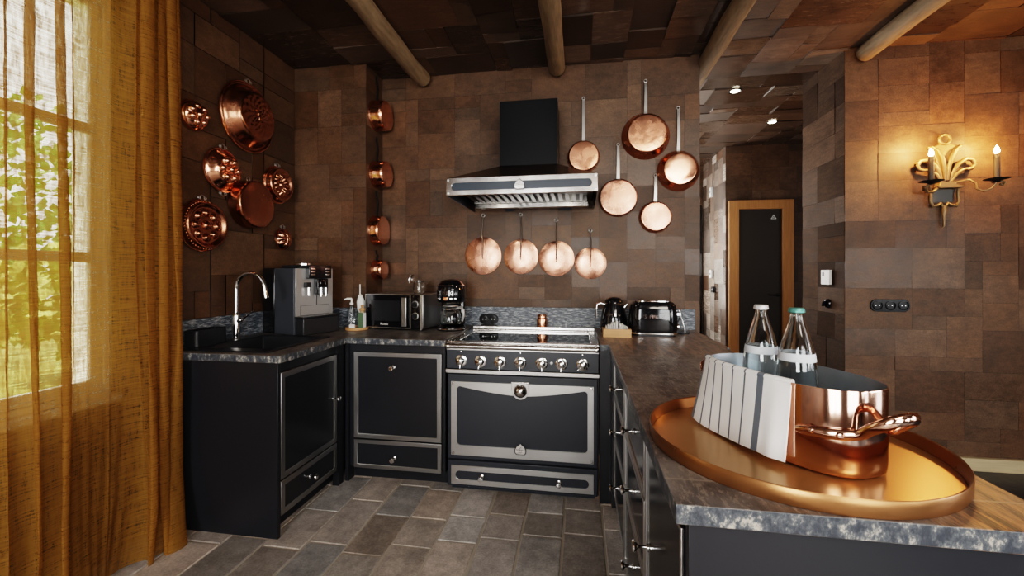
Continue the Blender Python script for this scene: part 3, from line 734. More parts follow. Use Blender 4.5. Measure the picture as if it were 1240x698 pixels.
for sx in (-1, 1):
    for z_ in (.014, .094):
        bm = nb(); lathe(bm, [(0, .003), (.007, .002), (.008, 0)], 12, ROTF); obj('corner_stud', bm, 'steel', hd_, loc=(sx*.45, -D, z_))
badge(hd_, (-.002, -D-.001, .056), .95)
nfl = 17; fw_ = .80/nfl
bm = nb(); box(bm, -.41, .41, -D+.09, -D+.10, .03, .075); box(bm, -.41, .41, -.232, -.222, .03, .075); obj('filter_frame', bm, 'steel', hd_)
bm = nb()
for k in range(nfl):
    x0 = -.40+k*fw_; hexa(bm, [(x0+.004, -D+.10, .035), (x0+fw_*.62, -D+.10, .035), (x0+fw_*.62, -.232, .035), (x0+.004, -.232, .035)], [(x0+.010, -D+.10, .06), (x0+fw_*.5, -D+.10, .06), (x0+fw_*.5, -.232, .06), (x0+.010, -.232, .06)])
obj('baffle_filter', bm, simple('dark_filter_steel', (.022, .020, .018), .35, .3, spec=.3), hd_)
bm = nb(); box(bm, -.41, .42, -.215, -.165, -.004, .03); obj('rear_strip', bm, 'brightsteel', hd_, bevel=.003)
lamps_hood = []
for x_ in (-.28, .28):
    bm = nb(); lathe(bm, [(0, .028), (.026, .028), (.030, .032), (.030, .05)], 20); obj('hood_lamp', bm, emis('hood_led', (1, .88, .7), 3), hd_, loc=(x_, -D+.065, 0))

# ------------------------------------------------------------------ copper on the walls
def ringpts(c, r, n=14, plane='xz'): return arc(c, r, 0, 360-360/n, n-1, plane)
def pan_body(rr, rb, d):
    bm = nb()
    prof = [(rr*.985, .004), (rr*1.01, .0), (rr*1.012, .004), (rr, .008)]
    prof += [(rr+(rb-rr)*t, .008+(d-.008)*t*.82) for t in (.3, .6, .9)]
    prof += [(rb*.985, d*.93), (rb*.955, d*.985), (rb*.90, d), (rb*.5, d+.0015), (0, d+.002)]
    prof = [(rr*.9, d*.9-.004), (rr*.95, .012)] + prof if False else prof
    inner = [(rb*.9, d-.006), (rr*.975, .006)]
    lathe(bm, [(0, d-.006)]+inner+prof, 48, ROTF); return bm
def long_handle(rr, L, w0=.013, w1=.009, tilt=.012, ring=.013):
    bm = nb(); z0 = rr-.012
    pts = [(0, -.020, z0-.02), (0, -.016, z0+.004), (0, -.012-tilt*.3, z0+.03), (0, -.012-tilt, z0+L*.5), (0, -.010, z0+L-2*ring)]
    vs = []
    for k, p in enumerate(pts):
        t = k/(len(pts)-1); w = w0+(w1-w0)*t; h_ = .0035
        vs.append([bm.verts.new((p[0]+a*w, p[1]+b*h_, p[2])) for a, b in ((-1, -1), (1, -1), (1, 1), (-1, 1))])
    for A, B in zip(vs, vs[1:]):
        for i in range(4): bm.faces.new((A[i], A[(i+1) % 4], B[(i+1) % 4], B[i]))
    bm.faces.new(vs[0][::-1]); bm.faces.new(vs[-1])
    tube(bm, ringpts((0, -.010, z0+L-ring), ring*.8), .0038, 8, closed=True)
    return bm
def wall_pan(name, label, cat, x, z, rr, rb, d, top, group, mat='copperpan', hmat='iron', rot=0, loc=None, rivets=True):
    t = thing(name, label, cat, loc or (x, YB-.006, z), rot, group)
    b = obj('body', pan_body(rr, rb, d), mat, t)
    h = obj('handle', long_handle(rr, top-z-rr+.01), hmat, t)
    if rivets:
        for s in (-1, 1):
            bm = nb(); lathe(bm, [(0, .004), (.004, .003), (.0055, 0)], 10, Matrix.Translation((s*.006, -.0235, rr-.02)) @ ROTF); obj('rivet', bm, 'copper', h)
    return t
G1 = 'copper pans hanging right of the hood'
wall_pan('frying_pan', 'small copper frying pan hanging just right of the hood chimney', 'pan', .035, 2.228, .122, .115, .055, 2.69, G1, hmat='ironlight')
wall_pan('saute_pan', 'large copper pan hanging highest on the back wall, right of the hood', 'pan', .490, 2.365, .172, .143, .085, 2.79, G1, hmat='ironlight')
wall_pan('frying_pan', 'flat matt copper pan hanging low beside the right end of the hood', 'pan', .291, 1.912, .142, .138, .035, 2.325, G1, 'copperlid', 'ironlight')
wall_pan('saute_pan', 'bright hammered copper pan hanging nearest the right end of the back wall', 'pan', .722, 2.098, .148, .118, .075, 2.575, G1, 'copper', 'ironlight')
wall_pan('frying_pan', 'smallest and lowest copper pan hanging at the right of the back wall', 'pan', .560, 1.762, .117, .110, .045, 2.085, G1, 'copperlid', 'ironlight')
def lid(x, z, r_, top, label, sway):
    t = thing('pan_lid', label, 'lid', (x, YB-.006, z), 0, 'copper lids hanging in a row under the hood')
    bm = nb(); lathe(bm, [(0, .001), (r_*.96, .001), (r_, -.003), (r_+.002, .001), (r_, .005), (r_*.93, .007), (r_*.85, .010), (r_*.4, .013), (0, .014)], 56, ROTF); obj('disc', bm, 'copperlid', t)
    L = top-z; bm = nb()
    pts = [(-.002, -.016, -.012), (0, -.024, .03), (.002, -.026, r_*.6), (sway, -.018, r_+.03), (sway*.5, -.012, L*.72), (-sway*.4, -.010, L-.03)]
    tube(bm, pts, [.0085, .0115, .0095, .0115, .0095, .0075], 8, flat=.5)
    tube(bm, ringpts((-sway*.4, -.010, L-.014), .012), .0052, 8, closed=True)
    h = obj('handle', bm, 'ironlight', t)
    bm = nb(); plate(bm, [circ(0, -.02, .019, 16)], -.013, -.017)
    obj('handle_plate', bm, 'copperlid', h)
    for z_ in (-.02, .012):
        bm = nb(); lathe(bm, [(0, .005), (.004, .004), (.006, 0)], 10, Matrix.Translation((0, -.016, z_)) @ ROTF); obj('rivet', bm, 'iron', h)
lid(-.748, 1.482, .147, 1.815, 'flat copper lid hanging leftmost in the row under the hood', -.006)
lid(-.445, 1.474, .135, 1.815, 'flat copper lid hanging second from the left under the hood', .007)
lid(-.170, 1.457, .135, 1.768, 'flat copper lid hanging third from the left under the hood', .002)
lid(.087, 1.420, .119, 1.682, 'smallest flat copper lid hanging rightmost in the row under the hood', .004)
G3 = 'copper saucepans hanging in a column left of the hood'
for z_, r_, d_, top, lab in ((2.592, .118, .102, 2.915, 'copper saucepan hanging topmost in the column at the wall corner'),
                             (2.128, .105, .105, 2.43, 'copper saucepan hanging second from the top in the wall corner column'),
                             (1.682, .118, .075, 2.00, 'copper saucepan hanging third from the top in the wall corner column'),
                             (1.372, .078, .078, 1.53, 'tiny copper saucepan hanging lowest in the column above the microwave')):
    wall_pan('saucepan', lab, 'saucepan', 0, z_, r_, r_*.97, d_, top, G3, 'copper', 'blackiron', R(90), (-1.597, 3.142, z_))

def mould(r_, hf, nr=36, na=96):
    bm = nb(); rings = []
    for i in range(nr+1):
        q = i/nr
        if i == 0: rings.append([bm.verts.new((0, -hf(0, 0), 0))]); continue
        rings.append([bm.verts.new((r_*q*math.cos(2*PI*k/na), -hf(q, 2*PI*k/na), r_*q*math.sin(2*PI*k/na))) for k in range(na)])
    for A, B in zip(rings, rings[1:]):
        for k in range(na):
            j = (k+1) % na
            if len(A) == 1: bm.faces.new((A[0], B[k], B[j]))
            else: bm.faces.new((A[k], B[k], B[j], A[j]))
    return bm
def bump(q, a, cq, ca, w, h_):
    x = q*math.cos(a)-cq*math.cos(ca); y = q*math.sin(a)-cq*math.sin(ca); d = math.hypot(x, y)/w
    return h_*math.sqrt(max(0, 1-d*d))
def dome(q, d, flat=.0, p=2.): return d*(1-max(0, (q-flat)/(1-flat))**p) if q > flat else d
G4 = 'copper moulds and pans hanging on the left wall'
def wall_mould(label, y, z, r_, hf, mat, rings_=(), name='copper_mould', beads=0, lip=True, cat='mould'):
    t = thing(name, label, cat, (XL+.006, y, z), R(90), G4)
    b = obj('bowl', mould(r_, hf), mat, t, smooth=60)
    if lip:
        bm = nb(); tube(bm, ringpts((0, -.006, 0), r_, 64), .0055, 8, closed=True); obj('rim', bm, 'copper', t)
    if beads:
        bm = nb()
        for k in range(beads):
            a = 2*PI*k/beads; c = (r_*.93*math.cos(a), -hf(.93, a)-.001, r_*.93*math.sin(a)); lathe(bm, [(0, .006), (.005, .003), (.006, 0)], 6, Matrix.Translation(c) @ ROTF)
        obj('bead_band', bm, mat, b)
    for a in rings_:
        bm = nb(); c = ((r_+.012)*math.cos(a), -.008, (r_+.012)*math.sin(a)); tube(bm, ringpts(c, .016, 14), .0035, 8, closed=True)
        for s in (-1, 1): tube(bm, ringpts((c[0]+s*.02*math.sin(a), c[1], c[2]-s*.02*math.cos(a)), .008, 10), .003, 6, closed=True)
        obj('hanging_ring', bm, 'ironlight', t)
    return t
sm = lambda a, b, x: (lambda t: t*t*(3-2*t))(min(1, max(0, (x-a)/(b-a))))
wall_mould('large round domed copper dish with engraved flat centre, highest on the left wall', 2.515, 2.388, .228,
           lambda q, a: .004+.085*(1-sm(.62, .93, q))+(.0022*math.sin(14*a+9*q)*math.sin(26*q) if q < .6 else 0)+(.012*math.exp(-((q-.98)/.02)**2)), 'copperdark', (PI/2,), 'copper_dish', cat='dish')
wall_mould('round copper mould with ball bumps and two ring handles, under the large dish', 2.31, 1.986, .133,
           lambda q, a: .004+.055*(1-sm(.55, .98, q))+max([bump(q, a, .42, k*PI/3, .17, .026) for k in range(6)]+[bump(q, a, 0, 0, .16, .030)]), 'copper', (PI/2, -PI/2))
wall_mould('copper mould with daisy petals in a raised ring, right of the plain pan', 2.79, 1.992, .132,
           lambda q, a: .004+.05*(1-sm(.86, .99, q))-.016*(1-sm(.60, .80, q))+(.020*abs(math.cos(6*a))**.7*math.exp(-((q-.42)/.16)**2))+bump(q, a, 0, 0, .14, .02), 'copperpan', (PI/2,))
wall_mould('dark copper mould with beaded rim and eight bumps, beside the curtain', 2.165, 1.625, .150,
           lambda q, a: .004+.05*(1-sm(.88, 1, q))-.018*(1-sm(.70, .84, q))+max([bump(q, a, .48, k*PI/4, .15, .02) for k in range(8)]+[bump(q, a, 0, 0, .19, .022)]), 'copperdark', (PI/2,), beads=48)
wall_mould('smallest copper mould, fluted and domed, lowest on the left wall near the corner', 2.845, 1.598, .080,
           lambda q, a: .004+.055*math.sqrt(max(0, 1-q*q))*(1+.12*math.cos(10*a)*q)+bump(q, a, 0, 0, .2, .008), 'copper', (PI/2,), lip=False)
wall_mould('small knobbly copper mould half hidden behind the curtain edge', 2.105, 2.252, .088,
           lambda q, a: .004+.06*math.sqrt(max(0, 1-q*q))+max([bump(q, a, .6, k*PI/3.5, .2, .014) for k in range(7)]+[bump(q, a, 0, 0, .22, .012)]), 'copper', (), lip=False)
t = thing('cake_pan', 'plain deep copper cake pan hanging between the bumpy mould and the daisy mould', 'pan', (XL+.006, 2.515, 1.803), R(90), G4)
obj('body', pan_body(.158, .156, .085), 'copperdark', t)
bm = nb(); tube(bm, ringpts((0, -.006, .172), .014), .0035, 8, closed=True); obj('hanging_ring', bm, 'ironlight', t)

# ------------------------------------------------------------------ coffee machine (faces the room)
cm = thing('coffee_machine', 'large black and silver bean-to-cup coffee machine in the left corner', 'coffee machine', (-1.752, 2.666, WT), R(73.3))
bm = nb(); box(bm, -.155, .155, .075, .27, .0, .448); obj('side_shell', bm, 'grey', cm, bevel=.004)
bm = nb(); box(bm, -.157, .157, .271, .395, .0, .45); obj('rear_tank', bm, 'blackgloss', cm, bevel=.006)
bm = nb(); box(bm, -.150, .150, .062, .074, .125, .447); fp = obj('front_plate', bm, 'silver', cm, bevel=.002)
bm = nb(); plate(bm, [rect(-.118, .118, .108+.02, .195), rect(-.116, .116, .130, .193)], .0615, .0605); obj('door_line', bm, 'darkgrey', fp)
bm = nb(); box(bm, .010, .014, .060, .0615, .195, .26); obj('seam', bm, 'darkgrey', fp)
bm = nb(); box(bm, -.078, .105, .022, .062, .378, .468); dp = obj('display_panel', bm, 'blackgloss', cm, bevel=.004)
for sx in (-.048, .072):
    for k in range(3):
        bm = nb(); box(bm, sx-.016, sx+.016, .019, .022, .400+k*.020, .410+k*.020); obj('button', bm, 'chrome', dp, bevel=.001)
bm = nb(); box(bm, -.11, .13, .062, .26, .4485, .470); obj('top_lid', bm, 'black', cm, bevel=.004)
bm = nb(); lathe(bm, [(0, 0), (.05, 0), (.05, .012), (.03, .018), (0, .02)], 24, Matrix.Translation((-.02, .15, .47))); obj('bean_lid_knob', bm, 'chrome', cm)
bm = nb(); box(bm, -.012, .075, .020, .060, .268, .377); sp_ = obj('coffee_spout', bm, 'blackgloss', cm, bevel=.004)
for sx in (.010, .050):
    bm = nb(); cyl(bm, (sx, .014, .255), (sx, .014, .315), .009, seg=14); obj('nozzle', bm, 'chrome', sp_)
bm = nb(); lathe(bm, [(.013, 0), (.022, 0), (.022, .006), (.013, .006)], 24, Matrix.Translation((.030, .020, .345)) @ ROTF); obj('logo_ring', bm, 'chrome', sp_)
bm = nb(); box(bm, -.092, -.052, .035, .061, .318, .352); mf = obj('milk_spout', bm, 'darkgrey', cm, bevel=.003)
bm = nb(); cyl(bm, (-.068, .040, .265), (-.068, .040, .318), .009, seg=14); obj('nozzle', bm, 'chrome', mf)
bm = nb(); box(bm, -.145, .150, -.005, .074, 0, .113); dt = obj('drip_tray', bm, 'darkgrey', cm, bevel=.006)
bm = nb(); box(bm, -.150, .155, -.010, .072, .114, .124)
obj('drip_grid', bm, 'black', dt, bevel=.002)
bm = nb()
for k in range(9): box(bm, -.125+k*.029, -.11+k*.029, -.002, .055, .1243, .126)
obj('grid_bars', bm, 'silver', dt)

# ------------------------------------------------------------------ soap tray
ct = thing('wooden_tray', 'small round wooden tray under the soap and brushes, beside the coffee machine', 'tray', (-1.612, 2.888, WT))
bm = nb(); lathe(bm, [(0, 0), (.078, 0), (.082, .004), (.082, .020), (.076, .020), (.074, .012), (0, .012)], 36); obj('dish', bm, 'wood_light', ct)
zt = WT+.0125
sp2 = thing('soap_dispenser', 'clear glass soap dispenser with a pale pump nozzle', 'soap dispenser', (-1.650, 2.880, zt), R(200))
bm = nb(); lathe(bm, [(0, 0), (.022, 0), (.024, .004), (.024, .13), (.012, .155), (.012, .17)], 24); obj('bottle', bm, 'glass', sp2)
bm = nb(); lathe(bm, [(0, .171), (.014, .171), (.014, .185), (.006, .187), (.006, .215)], 18); tube(bm, [(0, 0, .213), (.03, 0, .216), (.052, 0, .208)], [.009, .007, .005], 10); obj('pump', bm, 'white', sp2)
db = thing('dish_brush', 'white dish brush standing upright behind the soap dispenser', 'brush', (-1.605, 2.922, zt))
bm = nb(); tube(bm, [(0, 0, .11), (.004, 0, .135), (.004, 0, .19), (.0, 0, .24), (-.003, 0, .245)], [.010, .026, .030, .014, .003], 14); obj('head', bm, 'white', db)
bm = nb(); tube(bm, [(0, 0, 0), (0, 0, .115), (-.002, 0, .24), (-.002, 0, .32)], [.009, .007, .0045, .0045], 10); obj('handle', bm, 'white', db)
gb = thing('green_box', 'small green upright card box on the wooden tray', 'box', (-1.573, 2.885, zt), R(-8))
bm = nb(); box(bm, -.024, .022, -.014, .014, 0, .112); obj('carton', bm, 'green', gb, bevel=.001)
bm = nb(); box(bm, .0222, .026, -.014, .014, 0, .112); obj('pale_side', bm, 'paper', gb)
pb = thing('pot_brush', 'small wooden pot brush with round knob, lying on top of the green box', 'brush', (-1.569, 2.886, zt+.1125))
bm = nb(); lathe(bm, [(0, .06), (.008, .058), (.012, .05), (.008, .042), (.008, .036), (.021, .030), (.022, .018), (.016, .012), (0, .012)], 20); obj('knob', bm, 'wood_light', pb)
bm = nb(); lathe(bm, [(0, 0), (.016, 0), (.017, .012), (0, .012)], 18); obj('bristles', bm, 'wood_plank', pb)
wc = thing('white_sponge', 'small white sponge block at the front edge of the wooden tray', 'sponge', (-1.622, 2.838, zt+.0005), R(10))
bm = nb(); box(bm, -.020, .020, -.011, .011, -.0005, .030); obj('block', bm, 'paper', wc, bevel=.004)

# ------------------------------------------------------------------ microwave + jar
mw = thing('microwave_oven', 'black glass microwave oven with steel edges and two dials', 'microwave', (-1.336, 2.905, WT), R(-7.6))
bm = nb(); box(bm, -.238, .238, .012, .305, .012, .262)
for a in (-.2, .2):
    for b in (.04, .28): cyl(bm, (a, b, 0), (a, b, .012), .012, seg=12)
obj('case', bm, 'steel', mw, bevel=.005)
bm = nb(); box(bm, -.238, .142, 0, .0115, .014, .260); md_ = obj('door', bm, 'blackgloss', mw, bevel=.002)
bm = nb(); plate(bm, [rect(-.239, .143, .013, .261), rect(-.234, .138, .019, .255)], 0, -.002); obj('door_edge', bm, 'steel', md_)
bm = nb(); box(bm, .078, .118, -.024, -.012, .03, .24); box(bm, .09, .106, -.013, 0, .04, .06); box(bm, .09, .106, -.013, 0, .21, .23); obj('handle', bm, 'steel', md_, bevel=.004)
bm = nb(); box(bm, -.19, .05, -.0012, -.0002, .065, .215); obj('door_window', bm, simple('smoked_window', (.02, .02, .022), .12), md_)
text('lettering', 'Koenic', .024, md_, (-.075, -.003, .042), (R(90), 0, 0), 'white', .0004)
bm = nb(); box(bm, .145, .214, 0, .0115, .014, .260); pn = obj('dial_panel', bm, 'blackgloss', mw, bevel=.002)
bm = nb(); box(bm, .2145, .238, 0, .0115, .014, .260); obj('side_strip', bm, 'steel', mw, bevel=.002)
for z_ in (.190, .106):
    bm = nb(); lathe(bm, [(0, 0), (.026, 0), (.026, .003), (.021, .004)], 28, Matrix.Translation((.178, 0, z_)) @ ROTF); rr_ = obj('dial_ring', bm, 'steel', pn)
    bm = nb(); lathe(bm, [(.019, .003), (.018, .018), (0, .019)], 24, Matrix.Translation((.178, 0, z_)) @ ROTF); obj('dial', bm, 'black', rr_)
gj = thing('clip_jar', 'small open clip-top glass jar standing on the microwave', 'jar', (-1.185, 3.02, WT+.2625))
bm = nb(); lathe(bm, [(0, 0), (.038, 0), (.042, .006), (.042, .07), (.034, .085), (.036, .098), (.033, .098), (.031, .086), (.038, .068), (.038, .008), (0, .005)], 32); obj('glass_body', bm, 'glass', gj)
bm = nb(); lathe(bm, [(0, .012), (.03, .012), (.036, .008), (.037, 0), (0, 0)], 28, Matrix.Translation((-.058, 0, .105)) @ Matrix.Rotation(R(-68), 4, 'Y')); obj('glass_lid', bm, 'glass', gj)
bm = nb(); tube(bm, ringpts((0, 0, .084), .036, 28, 'xy'), .002, 6, closed=True); tube(bm, [(-.036, .01, .084), (-.052, .01, .09), (-.07, 0, .14)], .002, 6); tube(bm, [(.036, 0, .084), (.06, .01, .098), (.062, -.01, .075)], .002, 6); obj('wire_clip', bm, 'chrome', gj)

# ------------------------------------------------------------------ drip coffee maker
dc = thing('drip_coffee_maker', 'glossy black rounded drip coffee maker with glass carafe, left of the hob', 'coffee maker', (-.925, 2.99, WT), R(-6))
bm = nb(); lathe(bm, [(0, 0), (.10, 0), (.103, .006), (.103, .022), (.098, .028), (0, .028)], 40); obj('base', bm, 'blackgloss', dc)
bm = nb(); lathe(bm, [(.1035, .008), (.1055, .012), (.1035, .016)], 40); obj('base_band', bm, 'chrome', dc)
bm = nb(); box(bm, -.075, .075, .055, .10, .025, .23); obj('column', bm, 'blackgloss', dc, bevel=.02, seg=4)
bm = nb(); lathe(bm, [(0, .205), (.095, .205), (.103, .215), (.106, .25), (.105, .29), (.097, .325), (.078, .352), (.045, .368), (0, .373)], 48); hdm = obj('head', bm, 'blackgloss', dc)
bm = nb(); lathe(bm, [(.098, .324), (.0995, .327), (.097, .330)], 48); obj('lid_band', bm, 'chrome', hdm)
for k, a in enumerate((-38, -22, 22, 38)):
    bm = nb(); lathe(bm, [(0, .006), (.007, .005), (.008, 0)], 14, ROTF); obj('button', bm, 'chrome', hdm, loc=(.1065*math.sin(R(a)), -.1055*math.cos(R(a)), .232), rot=(0, 0, R(a)))
bm = nb(); box(bm, -.016, .016, -.004, 0, -.012, .012); obj('display', bm, 'copper', hdm, loc=(0, -.1055, .232), bevel=.002)
for k, ch in enumerate('SMEG'):
    a = -24+16*k
    text('lettering', ch, .03, hdm, (.107*math.sin(R(a)), -.1065*math.cos(R(a)), .272), (R(90), 0, R(a)), 'chrome', .001)
cf = bm = nb(); lathe(bm, [(0, .030), (.055, .030), (.074, .045), (.080, .075), (.074, .11), (.060, .145), (.055, .165), (.0585, .172), (.056, .173), (.053, .165), (.058, .143), (.072, .108), (.0775, .075), (.071, .047), (.05, .034), (0, .033)], 40); cfo = obj('carafe', bm, 'glass', dc, loc=(0, -.012, 0))
bm = nb(); lathe(bm, [(0, .185), (.03, .185), (.056, .18), (.058, .174), (0, .174)], 36); tube(bm, [(.055, -.01, .165), (.085, -.02, .168), (.108, -.025, .150), (.112, -.025, .11), (.10, -.022, .07)], [.008, .010, .011, .010, .007], 12); obj('carafe_handle', bm, 'silver', cfo)
bm = nb(); lathe(bm, [(.060, .15), (.0635, .152), (.0605, .16)], 40); obj('carafe_band', bm, 'chrome', cfo)

# ------------------------------------------------------------------ canister on range, socket
cc = thing('copper_canister', 'small copper canister standing on the back ledge of the hob', 'canister', (-.275, 3.19, .9455))
bm = nb(); lathe(bm, [(0, 0), (.036, 0), (.040, .004), (.042, .03), (.037, .058), (.031, .062)], 32); obj('body', bm, 'copper', cc)
bm = nb(); lathe(bm, [(.030, .0625), (.034, .064), (.034, .082), (.030, .088), (0, .09)], 32); obj('lid', bm, 'copper', cc)
def socket(label, n, loc, rot, w, h_, group=None):
    t = thing('power_socket', label, 'socket', loc, rot, group)
    bm = nb(); plate(bm, [rrect(-w/2, w/2, -h_/2, h_/2, h_*.46, 8)], 0, -.012); obj('cover', bm, 'bakelite', t, bevel=.004)
    for k in range(n):
        x_ = (k-(n-1)/2)*h_*.92
        bm = nb(); lathe(bm, [(h_*.36, .012), (h_*.36, .016), (h_*.31, .0165), (h_*.30, .0125), (0, .0125)], 24, ROTF); o = obj('outlet', bm, 'bakelite', t, loc=(x_, 0, 0))
        for s in (-1, 1):
            bm = nb(); lathe(bm, [(0, .0145), (.003, .014), (.003, .0125)], 8, Matrix.Translation((s*.011, 0, 0)) @ ROTF); obj('contact', bm, 'chrome', o)
socket('black double socket on the splashback behind the hob', 2, (-.697, YB-.0245, .985), 0, .152, .078)
socket('black triple socket low on the wall below the sconce', 3, (2.156, 3.345, 1.118), 0, .245, .088)

# ------------------------------------------------------------------ kettle, sachets, toaster, tablet
kt = thing('kettle', 'glossy black kettle with chrome handle at the back of the island worktop', 'kettle', (.243, 3.05, WT))
bm = nb(); lathe(bm, [(0, 0), (.088, 0), (.09, .005), (.09, .022), (.086, .026), (0, .026)], 40); obj('power_base', bm, 'blackgloss', kt)
bm = nb(); lathe(bm, [(0, .028), (.092, .028), (.095, .04), (.092, .09), (.080, .15), (.067, .192), (.0645, .198)], 48); kb = obj('jug', bm, 'blackgloss', kt)
bm = nb(); lathe(bm, [(.0645, .1985), (.068, .201), (.0645, .205)], 48); obj('neck_band', bm, 'chrome', kb)
bm = nb(); lathe(bm, [(.063, .205), (.06, .222), (.045, .24), (.02, .247), (0, .248)], 40); obj('lid', bm, 'blackgloss', kb)
bm = nb(); tube(bm, [(-.06, -.01, .195), (-.09, -.015, .205), (-.118, -.02, .196), (-.122, -.02, .15), (-.118, -.02, .10)], [.010, .011, .011, .010, .009], 12, flat=.8); obj('handle', bm, 'chrome', kt)
bm = nb(); tube(bm, [(.06, 0, .165), (.082, 0, .185), (.092, 0, .198)], [.016, .012, .010], 10); obj('spout', bm, 'chrome', kt)
for k, ch in enumerate('SMEG'):
    a = -34+18*k; text('lettering', ch, .026, kb, (.0865*math.sin(R(a)), -.0865*math.cos(R(a)), .128), (R(78), 0, R(a)), 'chrome', .001)
sb = thing('wooden_box', 'light wooden box holding white paper sachets in front of the kettle', 'box', (.245, 2.85, WT))
bm = nb(); plate(bm, [rrect(-.09, .09, -.055, .055, .006, 2), rrect(-.082, .082, -.047, .047, .004, 2)], 0, -.052); bmesh.ops.transform(bm, matrix=Matrix.Rotation(R(-90), 4, 'X'), verts=bm.verts); obj('sides', bm, 'wood_light', sb)
bm = nb(); box(bm, -.083, .083, -.048, .048, .0005, .006); obj('bottom', bm, 'wood_light', sb)
rr = random.Random(3)
s0 = None
for k in range(16):
    x_ = .245-.066+.0088*k; zz = WT+.0075
    lean = rr.uniform(-.10, .10)
    if s0 is None:
        bm = nb(); h_ = .082; vs = box(bm, -.0022, .0022, -.030, .030, .0, h_)
        s0 = obj('paper_sachet', bm, 'paper', bevel=.001); o = s0
    else:
        o = s0.copy(); C.objects.link(o)
    o.location = (x_, 2.85+rr.uniform(-.012, .012), zz); o.rotation_euler = (0, lean*.3, rr.uniform(-.03, .03)); o.scale = (1, 1, .70+.42*(1-abs(k-7)/8)+rr.uniform(-.05, .05))
    tag(o, 'white paper sachet standing in the light wooden box before the kettle', 'sachet', 'white paper sachets in the wooden box')
to = thing('toaster', 'glossy black rounded two-slot toaster with chrome base band on the island', 'toaster', (.492, 2.965, WT), R(-3))
bm = nb(); secs = [(.0, .93), (.012, .97), (.03, 1.0), (.10, 1.0), (.15, .975), (.185, .92), (.200, .84), (.205, .78)]
rings = []
for z_, s in secs: rings.append([bm.verts.new((x_, y_, z_)) for x_, y_ in rrect(-.155*s, .155*s, -.097*(s*1.0), .097*s, .07*s, 8)])
for A, B in zip(rings, rings[1:]):
    for k in range(len(A)): bm.faces.new((A[k], A[(k+1) % len(A)], B[(k+1) % len(A)], B[k]))
bm.faces.new(rings[0][::-1]); bm.faces.new(rings[-1]); bmesh.ops.translate(bm, verts=bm.verts, vec=(0, 0, .018)); tb = obj('shell', bm, 'blackgloss', to, smooth=60)
bm = nb(); plate(bm, [rrect(-.158, .158, -.10, .10, .072, 8), rrect(-.14, .14, -.08, .08, .055, 8)], 0, -.012); bmesh.ops.transform(bm, matrix=Matrix.Translation((0, 0, .012)) @ Matrix.Rotation(R(-90), 4, 'X'), verts=bm.verts); obj('base_band', bm, 'chrome', to, bevel=.002)
bm = nb(); plate(bm, [rrect(-.145, .145, -.088, .088, .06, 8)], 0, -.012); bmesh.ops.transform(bm, matrix=Matrix.Rotation(R(-90), 4, 'X'), verts=bm.verts); obj('foot', bm, 'black', to)
bm = nb(); plate(bm, [rrect(-.118, .118, -.07, .07, .05, 8), rect(-.10, .10, -.05, -.012), rect(-.10, .10, .012, .05)], 0, -.008); bmesh.ops.transform(bm, matrix=Matrix.Translation((0, 0, .224)) @ Matrix.Rotation(R(-90), 4, 'X') @ Matrix.Scale(-1, 4, (0, 0, 1)), verts=bm.verts); obj('slot_plate', bm, 'chrome', to, bevel=.002)
bm = nb(); box(bm, .153, .176, -.03, -.012, .135, .150); lathe(bm, [(0, 0), (.016, 0), (.016, .012), (0, .014)], 18, Matrix.Translation((.153, -.02, .06)) @ Matrix.Rotation(R(90), 4, 'Y')); obj('lever', bm, 'chrome', to)
for k, ch in enumerate('SMEG'): text('lettering', ch, .032, tb, (-.054+.036*k, -.0985, .128), (R(90), 0, 0), 'chrome', .001)
tbl = thing('upright_stand', 'slim silver-edged upright panel leaning on a small black stand right of the toaster', 'stand', (.722, 3.06, WT), R(72))
bm = nb(); hexa(bm, [(-.055, -.012, .012), (.055, -.012, .012), (.055, -.003, .012), (-.055, -.003, .012)], [(-.055, .028, .165), (.055, .028, .165), (.055, .036, .163), (-.055, .036, .163)]); obj('panel', bm, 'chrome', tbl, bevel=.002)
bm = nb(); box(bm, -.05, .05, -.03, .075, 0, .012); hexa(bm, [(-.012, .06, .012), (.012, .06, .012), (.012, .07, .012), (-.012, .07, .012)], [(-.012, .03, .11), (.012, .03, .11), (.012, .036, .11), (-.012, .036, .11)]); obj('base', bm, 'black', tbl, bevel=.003)

# ------------------------------------------------------------------ tray, pot, towel, bottles
TC = (.488, 1.103)
tr = thing('serving_tray', 'large round brassy copper tray at the near end of the island', 'tray', (*TC, WT+.0005))
bm = nb(); lathe(bm, [(0, .0), (.300, .0), (.300, .004), (0, .004)], 96); obj('plate', bm, 'brasscopper', tr)
bm = nb(); lathe(bm, [(.301, 0), (.3055, 0), (.3075, .004), (.3085, .031), (.307, .033), (.3035, .031), (.301, .006), (.301, 0)], 96); obj('rim', bm, 'trayedge', tr)
PC = Vector((.495, 1.117, WT+.005)); PA = R(114); pa, pb_, pn_ = .204, .115, 2.45; PH = .178
def sup(t, off=0., a=pa, b=pb_):
    c, s = math.cos(t), math.sin(t)
    x = a*math.copysign(abs(c)**(2/pn_), c); y = b*math.copysign(abs(s)**(2/pn_), s)
    nx, ny = math.copysign(abs(x/a)**(pn_-1)/a, x), math.copysign(abs(y/b)**(pn_-1)/b, y); l = math.hypot(nx, ny) or 1
    return x+nx/l*off, y+ny/l*off, nx/l, ny/l
po = thing('copper_pot', 'oval polished copper pot with two handles standing on the round tray', 'pot', PC, PA)
bm = nb(); seg = 120; prof = [(-.020, 0), (-.008, .003), (-.002, .010), (0, .022), (0, .09), (0, PH-.003), (-.0008, PH), (-.0022, PH)]
rings = [[bm.verts.new((*sup(2*PI*k/seg, o)[:2], z)) for k in range(seg)] for o, z in prof]
for A, B in zip(rings, rings[1:]):
    for k in range(seg): bm.faces.new((A[k], A[(k+1) % seg], B[(k+1) % seg], B[k]))
